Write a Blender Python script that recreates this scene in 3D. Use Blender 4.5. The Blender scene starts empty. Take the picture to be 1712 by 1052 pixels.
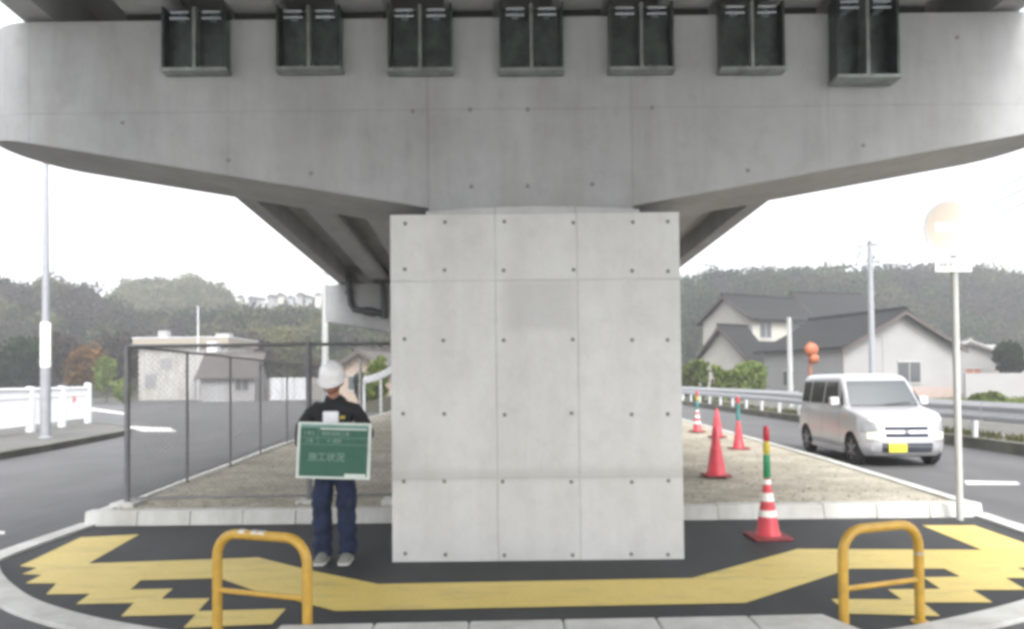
import bpy, bmesh, math, random
import numpy as np
from mathutils import Vector, Matrix

R = math.radians
random.seed(7)
rng = np.random.default_rng(7)
scene = bpy.context.scene
col = scene.collection

# ------------------------------------------------------------------ camera
F = 1250.0
CAM_H = 1.6
PITCH, ROLL, SHIFT = 1.2, 0.6, 82 / 1712
cam_data = bpy.data.cameras.new('camera')
cam = bpy.data.objects.new('camera', cam_data)
col.objects.link(cam)
cam_data.sensor_width = 36
cam_data.lens = 36 * F / 1712
cam_data.shift_y = SHIFT
cam_data.clip_start = 0.05
cam_data.clip_end = 5000
CAM_R = Matrix.Rotation(R(90 + PITCH), 3, 'X') @ Matrix.Rotation(R(-ROLL), 3, 'Z')
cam.matrix_world = Matrix.Translation((0, 0, CAM_H)) @ CAM_R.to_4x4()
scene.camera = cam

# ------------------------------------------------------------------ world, sun, exposure
world = bpy.data.worlds.new('World')
scene.world = world
world.use_nodes = True
wn = world.node_tree
wn.nodes.clear()
SUN_EL, SUN_AZ = 48, 165          # azimuth clockwise from +Y; the sun stands behind the camera to the right
sky = wn.nodes.new('ShaderNodeTexSky')
sky.sky_type = 'NISHITA'
sky.sun_disc = False
sky.sun_elevation = R(SUN_EL)
sky.sun_rotation = R(SUN_AZ)
sky.dust_density = 4.0
sky.ozone_density = 1.0
hs = wn.nodes.new('ShaderNodeHueSaturation')
hs.inputs['Saturation'].default_value = 0.16
bgn = wn.nodes.new('ShaderNodeBackground')
bgn.inputs['Strength'].default_value = 0.15
wo = wn.nodes.new('ShaderNodeOutputWorld')
wn.links.new(sky.outputs[0], hs.inputs['Color'])
wn.links.new(hs.outputs[0], bgn.inputs['Color'])
wn.links.new(bgn.outputs[0], wo.inputs['Surface'])

sun_d = bpy.data.lights.new('sun', 'SUN')
sun_d.energy = 0.6
sun_d.angle = R(20)
sun_d.color = (1.0, 0.97, 0.93)
sun = bpy.data.objects.new('sun', sun_d)
col.objects.link(sun)
sd = Vector((math.sin(R(SUN_AZ)) * math.cos(R(SUN_EL)), math.cos(R(SUN_AZ)) * math.cos(R(SUN_EL)), math.sin(R(SUN_EL))))
sun.rotation_euler = (-sd).to_track_quat('-Z', 'Y').to_euler()
sun.location = sd * 50

scene.view_settings.view_transform = 'Standard'
scene.view_settings.look = 'None'
scene.view_settings.gamma = 1
scene.view_settings.exposure = 1.8
scene.cycles.filter_width = 3.7
scene.cycles.max_bounces = 8
scene.cycles.diffuse_bounces = 5
scene.cycles.volume_bounces = 1


# ------------------------------------------------------------------ measuring helpers (photo pixel -> place)
def ray(px, py):
    return CAM_R @ Vector(((px - 856) / F, (526 - py) / F + SHIFT * 1712 / F, -1))


def G(px, py, z=0.0):
    d = ray(px, py)
    t = (z - CAM_H) / d.z
    return Vector((d.x * t, d.y * t, z))


def W(px, py, Y):
    d = ray(px, py)
    t = Y / d.y
    return Vector((d.x * t, Y, CAM_H + d.z * t))


# ------------------------------------------------------------------ object helpers
def origin_of(o):
    v = Vector((0, 0, 0))
    while o is not None:
        v += o.location
        o = o.parent
    return v


def tag(o, label=None, cat=None, group=None, kind=None):
    if label: o['label'] = label
    if cat: o['category'] = cat
    if group: o['group'] = group
    if kind: o['kind'] = kind
    return o


def empty(name, loc, label, cat, group=None, rz=0):
    o = bpy.data.objects.new(name, None)
    col.objects.link(o)
    o.location = loc
    o.rotation_euler = (0, 0, rz)
    o.empty_display_size = 0.3
    return tag(o, label, cat, group)


def copy_tree(o, parent=None):
    c = o.copy()
    col.objects.link(c)
    c.parent = parent
    for ch in [x for x in bpy.data.objects if x.parent == o]:
        copy_tree(ch, c)
    return c


class MB:
    def __init__(s):
        s.v = []; s.f = []; s.m = []

    def add(s, vs, fs, mi=0):
        n = len(s.v)
        s.v += [tuple(v) for v in vs]
        s.f += [tuple(i + n for i in f) for f in fs]
        s.m += [mi] * len(fs)
        return s

    def box(s, x0, x1, y0, y1, z0, z1, mi=0, M=None):
        vs = [Vector(p) for p in ((x0, y0, z0), (x1, y0, z0), (x1, y1, z0), (x0, y1, z0), (x0, y0, z1), (x1, y0, z1), (x1, y1, z1), (x0, y1, z1))]
        if M: vs = [M @ v for v in vs]
        return s.add(vs, [(0, 3, 2, 1), (4, 5, 6, 7), (0, 1, 5, 4), (1, 2, 6, 5), (2, 3, 7, 6), (3, 0, 4, 7)], mi)

    def prism(s, poly, z0, z1, mi=0):
        n = len(poly)
        a = sum(poly[i][0] * poly[(i + 1) % n][1] - poly[(i + 1) % n][0] * poly[i][1] for i in range(n))
        if a < 0: poly = poly[::-1]
        vs = [(p[0], p[1], z0) for p in poly] + [(p[0], p[1], z1) for p in poly]
        fs = [tuple(range(n - 1, -1, -1)), tuple(range(n, 2 * n))] + [(i, (i + 1) % n, n + (i + 1) % n, n + i) for i in range(n)]
        return s.add(vs, fs, mi)

    def xprism(s, poly, y0, y1, mi=0, fn=None):
        """poly in (x, z), extruded along y"""
        n = len(poly)
        a = sum(poly[i][0] * poly[(i + 1) % n][1] - poly[(i + 1) % n][0] * poly[i][1] for i in range(n))
        if a < 0: poly = poly[::-1]
        vs = [Vector((p[0], y0, p[1])) for p in poly] + [Vector((p[0], y1, p[1])) for p in poly]
        if fn: vs = [fn(v) for v in vs]
        fs = [tuple(range(n)), tuple(range(2 * n - 1, n - 1, -1))] + [(i, n + i, n + (i + 1) % n, (i + 1) % n) for i in range(n)]
        return s.add(vs, fs, mi)

    def tube(s, pts, r, seg=10, mi=0, caps=True):
        pts = [Vector(p) for p in pts]
        rs = r if isinstance(r, (list, tuple)) else [r] * len(pts)
        n0 = len(s.v)
        up = None
        for i, p in enumerate(pts):
            d = (pts[min(i + 1, len(pts) - 1)] - pts[max(i - 1, 0)]).normalized()
            if up is None:
                up = Vector((0, 0, 1)) if abs(d.z) < 0.9 else Vector((0, 1, 0))
            a = d.cross(up).normalized()
            b = a.cross(d).normalized()
            up = b
            for k in range(seg):
                t = 2 * math.pi * k / seg
                s.v.append(tuple(p + (a * math.cos(t) + b * math.sin(t)) * rs[i]))
        for i in range(len(pts) - 1):
            for k in range(seg):
                k2 = (k + 1) % seg
                s.f.append((n0 + i * seg + k, n0 + i * seg + k2, n0 + (i + 1) * seg + k2, n0 + (i + 1) * seg + k))
                s.m.append(mi)
        if caps:
            s.f.append(tuple(n0 + k for k in range(seg))[::-1]); s.m.append(mi)
            e = n0 + (len(pts) - 1) * seg
            s.f.append(tuple(e + k for k in range(seg))); s.m.append(mi)
        return s

    def lathe(s, prof, c=(0, 0, 0), seg=24, mi=0, axis='z'):
        n0 = len(s.v)
        for r, h in prof:
            for k in range(seg):
                t = 2 * math.pi * k / seg
                if axis == 'z': p = (c[0] + r * math.cos(t), c[1] + r * math.sin(t), c[2] + h)
                elif axis == 'y': p = (c[0] + r * math.cos(t), c[1] + h, c[2] + r * math.sin(t))
                else: p = (c[0] + h, c[1] + r * math.cos(t), c[2] + r * math.sin(t))
                s.v.append(p)
        for i in range(len(prof) - 1):
            for k in range(seg):
                k2 = (k + 1) % seg
                s.f.append((n0 + i * seg + k, n0 + i * seg + k2, n0 + (i + 1) * seg + k2, n0 + (i + 1) * seg + k)); s.m.append(mi)
        s.f.append(tuple(n0 + k for k in range(seg))[::-1]); s.m.append(mi)
        e = n0 + (len(prof) - 1) * seg
        s.f.append(tuple(e + k for k in range(seg))); s.m.append(mi)
        return s

    def build(s, name, mat, parent=None, smooth=False, bevel=0, base=None, fix=True):
        me = bpy.data.meshes.new(name)
        vs = np.array(s.v, dtype=float)
        if parent is not None:
            org = origin_of(parent)
        elif base is not None:
            org = Vector(base)
        else:
            org = Vector(((vs[:, 0].min() + vs[:, 0].max()) / 2, (vs[:, 1].min() + vs[:, 1].max()) / 2, vs[:, 2].min()))
        vs = vs - np.array(org)
        me.from_pydata(vs.tolist(), [], s.f)
        mats = mat if isinstance(mat, (list, tuple)) else [mat]
        for m in mats: me.materials.append(m)
        me.polygons.foreach_set('material_index', s.m)
        if fix:
            bm = bmesh.new(); bm.from_mesh(me)
            bmesh.ops.recalc_face_normals(bm, faces=bm.faces)
            bm.to_mesh(me); bm.free()
        if smooth:
            me.polygons.foreach_set('use_smooth', [True] * len(me.polygons))
            try: me.set_sharp_from_angle(angle=R(38))
            except Exception: pass
        me.update()
        o = bpy.data.objects.new(name, me)
        col.objects.link(o)
        if parent is not None: o.parent = parent
        else: o.location = org
        if bevel:
            b = o.modifiers.new('bevel', 'BEVEL'); b.width = bevel; b.segments = 2; b.limit_method = 'ANGLE'; b.angle_limit = R(40)
        return o


# ------------------------------------------------------------------ materials
def new_mat(name):
    m = bpy.data.materials.new(name)
    m.use_nodes = True
    nt = m.node_tree
    return m, nt, nt.nodes['Principled BSDF']


def ramp(nt, fac, stops):
    r = nt.nodes.new('ShaderNodeValToRGB')
    cr = r.color_ramp
    while len(cr.elements) < len(stops): cr.elements.new(0.5)
    for e, (p, c) in zip(cr.elements, stops):
        e.position = p
        e.color = (c[0], c[1], c[2], 1) if not isinstance(c, (int, float)) else (c, c, c, 1)
    nt.links.new(fac, r.inputs[0])
    return r.outputs[0]


def noise(nt, scale, detail=5, rough=0.6, vec=None, dist=0.0):
    n = nt.nodes.new('ShaderNodeTexNoise')
    n.inputs['Scale'].default_value = scale
    n.inputs['Detail'].default_value = detail
    n.inputs['Roughness'].default_value = rough
    n.inputs['Distortion'].default_value = dist
    if vec is None:
        vec = coord(nt)
    nt.links.new(vec, n.inputs['Vector'])
    return n.outputs[0]


def coord(nt):
    g = nt.nodes.get('geo_pos')
    if g is None:
        g = nt.nodes.new('ShaderNodeNewGeometry'); g.name = 'geo_pos'
    return g.outputs['Position']


def mapping(nt, scale, vec=None):
    mp = nt.nodes.new('ShaderNodeMapping')
    mp.inputs['Scale'].default_value = scale
    nt.links.new(vec or coord(nt), mp.inputs['Vector'])
    return mp.outputs[0]


def mixc(nt, fac, a, b, mode='MIX'):
    x = nt.nodes.new('ShaderNodeMix')
    x.data_type = 'RGBA'; x.blend_type = mode
    for sock, val in ((x.inputs[0], fac), (x.inputs[6], a), (x.inputs[7], b)):
        if hasattr(val, 'links'): nt.links.new(val, sock)
        elif isinstance(val, (int, float)) and sock.type != 'RGBA': sock.default_value = val
        else: sock.default_value = (*val, 1) if not isinstance(val, (int, float)) else (val, val, val, 1)
    return x.outputs[2]


def math_n(nt, op, a, b=None):
    x = nt.nodes.new('ShaderNodeMath'); x.operation = op
    for i, val in enumerate((a, b)):
        if val is None: continue
        if hasattr(val, 'links'): nt.links.new(val, x.inputs[i])
        else: x.inputs[i].default_value = val
    return x.outputs[0]


def bump(nt, bsdf, h, strength=0.3, dist=0.01):
    b = nt.nodes.new('ShaderNodeBump')
    b.inputs['Strength'].default_value = strength
    b.inputs['Distance'].default_value = dist
    nt.links.new(h, b.inputs['Height'])
    nt.links.new(b.outputs[0], bsdf.inputs['Normal'])


def simple(name, c, rough=0.6, metal=0.0, vary=0.12, scale=6, bmp=0.0, spec=0.5, coat=0.0):
    m, nt, b = new_mat(name)
    n = noise(nt, scale, 6)
    lo = tuple(x * (1 - vary) for x in c); hi = tuple(min(1, x * (1 + vary)) for x in c)
    nt.links.new(ramp(nt, n, [(0.3, lo), (0.7, hi)]), b.inputs['Base Color'])
    b.inputs['Roughness'].default_value = rough
    b.inputs['Metallic'].default_value = metal
    b.inputs['Specular IOR Level'].default_value = spec
    b.inputs['Coat Weight'].default_value = coat
    if bmp: bump(nt, b, noise(nt, scale * 8, 4), bmp)
    return m


def concrete(name, c, vary=0.10, xs=(), zs=(), stains=0.0, fine=0.0, spec=0.3, rough=0.75):
    m, nt, b = new_mat(name)
    big = noise(nt, 0.9, 6, 0.6)
    mid = noise(nt, 5, 6, 0.65)
    fin = noise(nt, 60, 3, 0.6)
    lo = tuple(x * (1 - vary) for x in c); hi = tuple(min(1, x * (1 + vary)) for x in c)
    cc = ramp(nt, big, [(0.3, lo), (0.7, hi)])
    cc = mixc(nt, 0.7, cc, ramp(nt, mid, [(0.25, 0.86), (0.5, 1.0), (0.8, 1.06)]), 'MULTIPLY')
    cc = mixc(nt, 0.5, cc, ramp(nt, fin, [(0.25, 0.85), (0.6, 1.0)]), 'MULTIPLY')
    if stains:
        st = noise(nt, 1.0, 6, 0.7, mapping(nt, (2.4, 2.4, 0.35)))
        cc = mixc(nt, stains, cc, ramp(nt, st, [(0.42, 1.0), (0.62, (0.72, 0.70, 0.66))]), 'MULTIPLY')
    height = mid
    if xs or zs:
        sep = nt.nodes.new('ShaderNodeSeparateXYZ')
        nt.links.new(coord(nt), sep.inputs[0])
        wob = math_n(nt, 'MULTIPLY', math_n(nt, 'SUBTRACT', noise(nt, 3, 3), 0.5), 0.016)
        tot = None
        for out, vals in ((sep.outputs[0], xs), (sep.outputs[2], zs)):
            for val, wd, amt in vals:
                d = math_n(nt, 'ABSOLUTE', math_n(nt, 'SUBTRACT', math_n(nt, 'ADD', out, wob), val))
                mk = nt.nodes.new('ShaderNodeMapRange')
                mk.inputs['From Min'].default_value = wd; mk.inputs['From Max'].default_value = 0
                mk.inputs['To Min'].default_value = 0; mk.inputs['To Max'].default_value = amt
                nt.links.new(d, mk.inputs['Value'])
                tot = mk.outputs[0] if tot is None else math_n(nt, 'MAXIMUM', tot, mk.outputs[0])
        patch = ramp(nt, noise(nt, 1.7, 4, 0.7), [(0.3, 0.25), (0.6, 1.0)])
        tot = math_n(nt, 'MULTIPLY', tot, patch)
        cc = mixc(nt, tot, cc, tuple(x * 0.35 for x in c))
    if name == 'pier_concrete':
        sp_ = nt.nodes.new('ShaderNodeSeparateXYZ'); nt.links.new(coord(nt), sp_.inputs[0])

        def win(out, lo, hi, soft):
            a = nt.nodes.new('ShaderNodeMapRange'); a.interpolation_type = 'SMOOTHSTEP'
            a.inputs['From Min'].default_value = lo - soft; a.inputs['From Max'].default_value = lo + soft
            nt.links.new(out, a.inputs['Value'])
            c2_ = nt.nodes.new('ShaderNodeMapRange'); c2_.interpolation_type = 'SMOOTHSTEP'
            c2_.inputs['From Min'].default_value = hi + soft; c2_.inputs['From Max'].default_value = hi - soft
            nt.links.new(out, c2_.inputs['Value'])
            return math_n(nt, 'MULTIPLY', a.outputs[0], c2_.outputs[0])
        k1 = math_n(nt, 'MULTIPLY', win(sp_.outputs[0], -0.06, 0.56, 0.07), win(sp_.outputs[2], 2.03, 2.47, 0.05))
        k2 = math_n(nt, 'MULTIPLY', win(sp_.outputs[0], -1.2, 1.6, 0.05), win(sp_.outputs[2], 0.73, 0.80, 0.06))
        cc = mixc(nt, math_n(nt, 'MULTIPLY', k1, 0.45), cc, (0.40, 0.40, 0.395))
        cc = mixc(nt, math_n(nt, 'MULTIPLY', k2, 0.5), cc, (0.36, 0.36, 0.345))
        rs = ramp(nt, noise(nt, 1.0, 7, 0.7, mapping(nt, (7, 7, 0.5))), [(0.60, 0.0), (0.72, 0.22)])
        cc = mixc(nt, rs, cc, (0.40, 0.385, 0.35))
    if name == 'cap_concrete':
        bl = ramp(nt, noise(nt, 2.2, 7, 0.7), [(0.56, 0.0), (0.70, 0.30)])
        cc = mixc(nt, bl, cc, (0.27, 0.265, 0.25))
    nt.links.new(cc, b.inputs['Base Color'])
    nt.links.new(ramp(nt, mid, [(0.3, rough - 0.1), (0.7, rough + 0.1)]), b.inputs['Roughness'])
    b.inputs['Specular IOR Level'].default_value = spec
    bump(nt, b, height, 0.15, 0.01)
    return m


def asphalt(name, c, patch=0.15, wear=0.0, rough=0.8):
    m, nt, b = new_mat(name)
    big = noise(nt, 0.35, 6, 0.65)
    fin = noise(nt, 90, 4, 0.75)
    lo = tuple(x * (1 - patch) for x in c); hi = tuple(x * (1 + patch) for x in c)
    cc = ramp(nt, big, [(0.3, lo), (0.7, hi)])
    cc = mixc(nt, 1.0, cc, ramp(nt, fin, [(0.3, 0.7), (0.52, 1.0), (0.72, 1.45)]), 'MULTIPLY')
    if wear:
        w = noise(nt, 1.3, 7, 0.7, mapping(nt, (1.0, 0.25, 1)))
        cc = mixc(nt, wear, cc, ramp(nt, w, [(0.4, 0.8), (0.65, 1.25)]), 'MULTIPLY')
    nt.links.new(cc, b.inputs['Base Color'])
    b.inputs['Roughness'].default_value = rough
    b.inputs['Specular IOR Level'].default_value = 0.4
    bump(nt, b, fin, 0.35, 0.006)
    return m


def leafy(name, cols, rough=0.7):
    m, nt, b = new_mat(name)
    g = nt.nodes.new('ShaderNodeNewGeometry')
    stops = [(i / max(1, len(cols) - 1), c) for i, c in enumerate(cols)]
    cc = mixc(nt, 0.45, ramp(nt, g.outputs['Random Per Island'], stops), cols[len(cols) // 2])
    cc = mixc(nt, 0.6, cc, ramp(nt, noise(nt, 0.35, 4), [(0.35, 0.45), (0.65, 1.5)]), 'MULTIPLY')
    cc = mixc(nt, 0.5, cc, ramp(nt, noise(nt, 0.07, 3), [(0.35, 0.6), (0.65, 1.35)]), 'MULTIPLY')
    nt.links.new(cc, b.inputs['Base Color'])
    b.inputs['Roughness'].default_value = rough
    b.inputs['Specular IOR Level'].default_value = 0.1
    tr = nt.nodes.new('ShaderNodeBsdfTranslucent'); nt.links.new(cc, tr.inputs['Color'])
    mx = nt.nodes.new('ShaderNodeMixShader'); mx.inputs[0].default_value = 0.45
    out = nt.nodes['Material Output']
    nt.links.new(b.outputs[0], mx.inputs[1]); nt.links.new(tr.outputs[0], mx.inputs[2]); nt.links.new(mx.outputs[0], out.inputs['Surface'])
    return m


def roof_mat(name, c, s=4.0):
    m, nt, b = new_mat(name)
    w = nt.nodes.new('ShaderNodeTexWave')
    w.wave_type = 'BANDS'; w.bands_direction = 'Z'
    w.inputs['Scale'].default_value = s; w.inputs['Distortion'].default_value = 0.6
    nt.links.new(coord(nt), w.inputs['Vector'])
    cc = ramp(nt, w.outputs[0], [(0.0, tuple(x * 0.75 for x in c)), (0.4, c), (1.0, tuple(x * 1.15 for x in c))])
    cc = mixc(nt, 0.6, cc, ramp(nt, noise(nt, 0.8, 5), [(0.3, 0.8), (0.7, 1.2)]), 'MULTIPLY')
    nt.links.new(cc, b.inputs['Base Color'])
    b.inputs['Roughness'].default_value = 0.85
    b.inputs['Specular IOR Level'].default_value = 0.25
    return m


M = {}
M['pier'] = concrete('pier_concrete', (0.60, 0.60, 0.592), 0.06,
                     xs=((-0.137, 0.012, 0.6), (0.583, 0.015, 0.5)), zs=((2.47, 0.013, 0.55), (0.735, 0.020, 0.4)), stains=0.25, spec=0.45, rough=0.5)
M['cap'] = concrete('cap_concrete', (0.39, 0.395, 0.402), 0.12,
                    xs=((-2.58, 0.015, 0.2), (-0.75, 0.018, 0.4), (1.12, 0.018, 0.35), (2.92, 0.015, 0.2), (-4.4, 0.01, 0.4)), zs=((4.08, 0.012, 0.3),), stains=0.45)
M['girder'] = concrete('girder_concrete', (0.36, 0.365, 0.37), 0.15, stains=0.4)
M['hole'] = simple('tie_plug', (0.17, 0.17, 0.15), 0.9)
M['kerb'] = concrete('kerb_concrete', (0.58, 0.58, 0.555), 0.14, stains=0.7)
M['kerb_dark'] = concrete('mossy_kerb', (0.13, 0.13, 0.105), 0.35, stains=0.8)
M['joint'] = simple('joint_mortar', (0.10, 0.10, 0.09), 0.9)
M['steel'] = simple('galvanised_steel', (0.11, 0.13, 0.125), 0.33, 0.8, 0.35, 7)
M['steel_light'] = simple('bright_galvanised', (0.30, 0.33, 0.32), 0.4, 0.6, 0.3, 7)
M['bolt'] = simple('bright_bolt', (0.42, 0.46, 0.50), 0.4, 0.8)
M['rubber'] = simple('black_rubber', (0.015, 0.015, 0.015), 0.8)
M['pave'] = asphalt('new_asphalt', (0.036, 0.037, 0.039), 0.32, 0.9, 0.72)
M['road'] = asphalt('road_asphalt', (0.105, 0.105, 0.108), 0.12, 0.5)
M['walk'] = asphalt('old_pavement', (0.12, 0.118, 0.112), 0.18, 0.4)
M['white_line'] = simple('road_paint', (0.62, 0.62, 0.60), 0.7, vary=0.2, scale=8)
M['rail_white'] = simple('railing_white', (0.78, 0.79, 0.81), 0.4, vary=0.04)
M['pipe'] = simple('dark_pipe', (0.045, 0.05, 0.055), 0.5)
M['fence'] = simple('fence_steel', (0.17, 0.17, 0.18), 0.5, 0.4)
M['wire'] = simple('fence_wire', (0.22, 0.22, 0.22), 0.5, 0.5)
M['white'] = simple('white_paint', (0.52, 0.53, 0.55), 0.45, vary=0.05)
M['offwhite'] = simple('offwhite_paint', (0.34, 0.345, 0.335), 0.45, vary=0.06)
M['pole'] = simple('pole_steel', (0.27, 0.28, 0.30), 0.45, 0.2, 0.08)
M['hoop'] = simple('hoop_yellow', (0.50, 0.30, 0.045), 0.42, vary=0.14, scale=14)
M['chrome'] = simple('bare_steel', (0.6, 0.58, 0.52), 0.3, 0.8)


def yellow_mat():
    m, nt, b = new_mat('yellow_thermoplastic')
    a = noise(nt, 0.8, 6, 0.65)
    f = noise(nt, 45, 4, 0.7)
    cc = ramp(nt, a, [(0.3, (0.62, 0.47, 0.115)), (0.7, (0.71, 0.555, 0.17))])
    cc = mixc(nt, 0.7, cc, ramp(nt, f, [(0.3, 0.82), (0.6, 1.05)]), 'MULTIPLY')
    sc = noise(nt, 2.6, 8, 0.75, mapping(nt, (0.6, 2.0, 1)))
    cc = mixc(nt, ramp(nt, sc, [(0.52, 0.0), (0.70, 0.5)]), cc, (0.26, 0.21, 0.11))
    nt.links.new(cc, b.inputs['Base Color'])
    b.inputs['Roughness'].default_value = 0.55
    bump(nt, b, f, 0.2, 0.004)
    return m


def dirt_mat():
    m, nt, b = new_mat('sandy_gravel')
    a = noise(nt, 0.7, 8, 0.7)
    f = noise(nt, 22, 6, 0.75)
    p = noise(nt, 1.1, 6, 0.6, mapping(nt, (0.9, 1.2, 1)))
    cc = ramp(nt, a, [(0.3, (0.30, 0.275, 0.215)), (0.5, (0.40, 0.365, 0.29)), (0.7, (0.49, 0.45, 0.37))])
    cc = mixc(nt, 1.0, cc, ramp(nt, f, [(0.3, 0.45), (0.5, 1.0), (0.7, 1.4)]), 'MULTIPLY')
    cc = mixc(nt, 0.6, cc, ramp(nt, p, [(0.45, 1.05), (0.64, 0.68)]), 'MULTIPLY')
    cc = mixc(nt, 0.8, cc, ramp(nt, noise(nt, 5, 6, 0.7), [(0.35, 0.75), (0.6, 1.1)]), 'MULTIPLY')
    nt.links.new(cc, b.inputs['Base Color'])
    b.inputs['Roughness'].default_value = 0.95
    bump(nt, b, f, 0.6, 0.03)
    return m


M['yellow'] = yellow_mat()
M['dirt'] = dirt_mat()
M['soil'] = simple('rough_ground', (0.10, 0.10, 0.075), 0.95, vary=0.35, scale=0.3)
M['forest_floor'] = simple('forest_floor', (0.045, 0.045, 0.03), 0.95, vary=0.3, scale=0.2)
M['leaf_dark'] = leafy('leaf_dark', [(0.008, 0.020, 0.009), (0.020, 0.038, 0.017), (0.034, 0.054, 0.026)])
M['leaf_mid'] = leafy('leaf_mid', [(0.0240, 0.0384, 0.0144), (0.0456, 0.0672, 0.0264), (0.0696, 0.0864, 0.0384)])
M['leaf_olive'] = leafy('leaf_olive', [(0.0625, 0.0650, 0.0300), (0.1000, 0.1025, 0.0475), (0.1438, 0.1400, 0.0700)])
M['bamboo'] = leafy('bamboo', [(0.0978, 0.0978, 0.0483), (0.1380, 0.1357, 0.0713), (0.1840, 0.1782, 0.1012)])
M['leaf_bare'] = leafy('leaf_bare', [(0.032, 0.026, 0.022), (0.056, 0.046, 0.040), (0.078, 0.066, 0.058)])
M['leaf_rust'] = leafy('leaf_rust', [(0.0949, 0.0527, 0.0211), (0.1686, 0.0896, 0.0369), (0.1265, 0.1054, 0.0422)])
M['leaf_hedge'] = leafy('leaf_hedge', [(0.0632, 0.0949, 0.0211), (0.1265, 0.1686, 0.0422), (0.2108, 0.2530, 0.0738)])
M['bark'] = simple('bark', (0.09, 0.075, 0.06), 0.9, vary=0.3, scale=9, bmp=0.5)
M['wall_white'] = simple('white_render', (0.27, 0.265, 0.263), 0.8, vary=0.06, scale=0.6)
M['wall_cream'] = simple('cream_render', (0.38, 0.365, 0.33), 0.8, vary=0.08, scale=0.7)
M['wall_grey'] = simple('grey_siding', (0.27, 0.275, 0.285), 0.7, vary=0.08, scale=0.7)
M['wall_tan'] = simple('tan_render', (0.30, 0.24, 0.19), 0.8, vary=0.08, scale=0.7)
M['roof'] = roof_mat('grey_roof_tiles', (0.020, 0.020, 0.021))
M['roof_brown'] = roof_mat('brown_roof_tiles', (0.10, 0.092, 0.088))
M['glass_dark'] = simple('dark_window', (0.07, 0.075, 0.08), 0.2, vary=0.1)
M['wood_trim'] = simple('dark_trim', (0.07, 0.055, 0.05), 0.6)
M['cone'] = simple('cone_red', (0.60, 0.055, 0.075), 0.42, vary=0.12, scale=9)
M['cone_base'] = simple('cone_base', (0.22, 0.035, 0.04), 0.7, vary=0.3)
M['reflective'] = simple('reflective_white', (0.86, 0.84, 0.80), 0.3, vary=0.03)
M['green'] = simple('green_plastic', (0.02, 0.24, 0.10), 0.35)
M['teal'] = simple('teal_plastic', (0.06, 0.24, 0.24), 0.4)
M['lens_red'] = simple('red_lens', (0.50, 0.02, 0.05), 0.25)
M['lens_yellow'] = simple('yellow_collar', (0.55, 0.45, 0.04), 0.4)
M['mirror_orange'] = simple('mirror_orange', (0.34, 0.105, 0.045), 0.5, vary=0.06)
M['post_brown'] = simple('post_brown', (0.30, 0.12, 0.07), 0.5, vary=0.2)
M['sign_peach'] = simple('flash_paled_red', (0.90, 0.79, 0.68), 0.6, vary=0.02)  # no-entry red lightened to peach: flash return painted into the colour
M['sign_white'] = simple('sign_white', (0.90, 0.90, 0.90), 0.5, vary=0.01)
M['ink'] = simple('grey_ink', (0.16, 0.165, 0.17), 0.6)

# ------------------------------------------------------------------ ground, roads, island
o = MB().add([(-2500, -400, -0.06), (2500, -400, -0.06), (2500, 3500, -0.06), (-2500, 3500, -0.06)], [(0, 1, 2, 3)]).build('ground', M['soil'])
tag(o, 'rough grey brown ground reaching to the hills', kind='structure')
road_poly = [(-22, -25), (9.95, -25), (9.95, 75), (-8, 75), (-16, 70), (-40, 66), (-60, 62), (-60, 36), (-40, 36), (-25, 34), (-22, 30)]
o = MB().add([(x, y, 0.0) for x, y in road_poly], [tuple(range(len(road_poly)))]).build('road', M['road'])
tag(o, 'light grey asphalt road passing both sides of the pier', kind='structure')


def chain(pts, w):
    """left and right offsets of a 2-D polyline"""
    L_, R_ = [], []
    for i, p in enumerate(pts):
        a = Vector(pts[max(i - 1, 0)]); b = Vector(pts[min(i + 1, len(pts) - 1)])
        d = (b - a).normalized(); n = Vector((-d.y, d.x))
        p = Vector(p)
        L_.append(p); R_.append(p - n * w)
    return L_, R_


def band(mb, pts, w, z0, z1, mi=0):
    """solid strip with top at z1 on the right-hand side of pts"""
    L_, R_ = chain(pts, w)
    n0 = len(mb.v)
    for l, r in zip(L_, R_):
        mb.v += [(l.x, l.y, z0), (l.x, l.y, z1), (r.x, r.y, z1), (r.x, r.y, z0)]
    for i in range(len(pts) - 1):
        a, b = n0 + i * 4, n0 + i * 4 + 4
        for k in range(4):
            mb.f.append((a + k, a + (k + 1) % 4, b + (k + 1) % 4, b + k)); mb.m.append(mi)
    mb.f.append((n0, n0 + 1, n0 + 2, n0 + 3)); mb.m.append(mi)
    e = n0 + (len(pts) - 1) * 4
    mb.f.append((e + 3, e + 2, e + 1, e)); mb.m.append(mi)


def smooth_line(pts, n=6):
    out = []
    P = [Vector(p) for p in pts]
    for i in range(len(P) - 1):
        p0 = P[max(i - 1, 0)]; p1 = P[i]; p2 = P[i + 1]; p3 = P[min(i + 2, len(P) - 1)]
        for k in range(n):
            t = k / n
            out.append(0.5 * ((2 * p1) + (p2 - p0) * t + (2 * p0 - 5 * p1 + 4 * p2 - p3) * t * t + (-p0 + 3 * p1 - 3 * p2 + p3) * t ** 3))
    out.append(P[-1])
    return [(p.x, p.y) for p in out]


def g2(px, py, z=0.0):
    p = G(px, py, z)
    return (p.x, p.y)


front_left = [(-1.45, 4.50), g2(208, 1051), g2(77, 1017), g2(23, 986), g2(0, 957), (-4.62, 6.85), g2(165, 880)]
front_right = [(2.02, 4.54), g2(1554, 1050), g2(1712, 1011), (4.4, 5.85), (4.95, 6.9), g2(1618, 863)]
fl = smooth_line(front_left); fr = smooth_line(front_right)
outline = [(p[0], p[1]) for p in fl[::-1]] + fr
outline = outline + [(5.15, 8.42), (-4.7, 8.42)]
o = MB().prism(outline, -0.05, 0.012).build('pavement', M['pave'])
tag(o, 'new black asphalt island around the foot of the pier', kind='structure')

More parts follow.
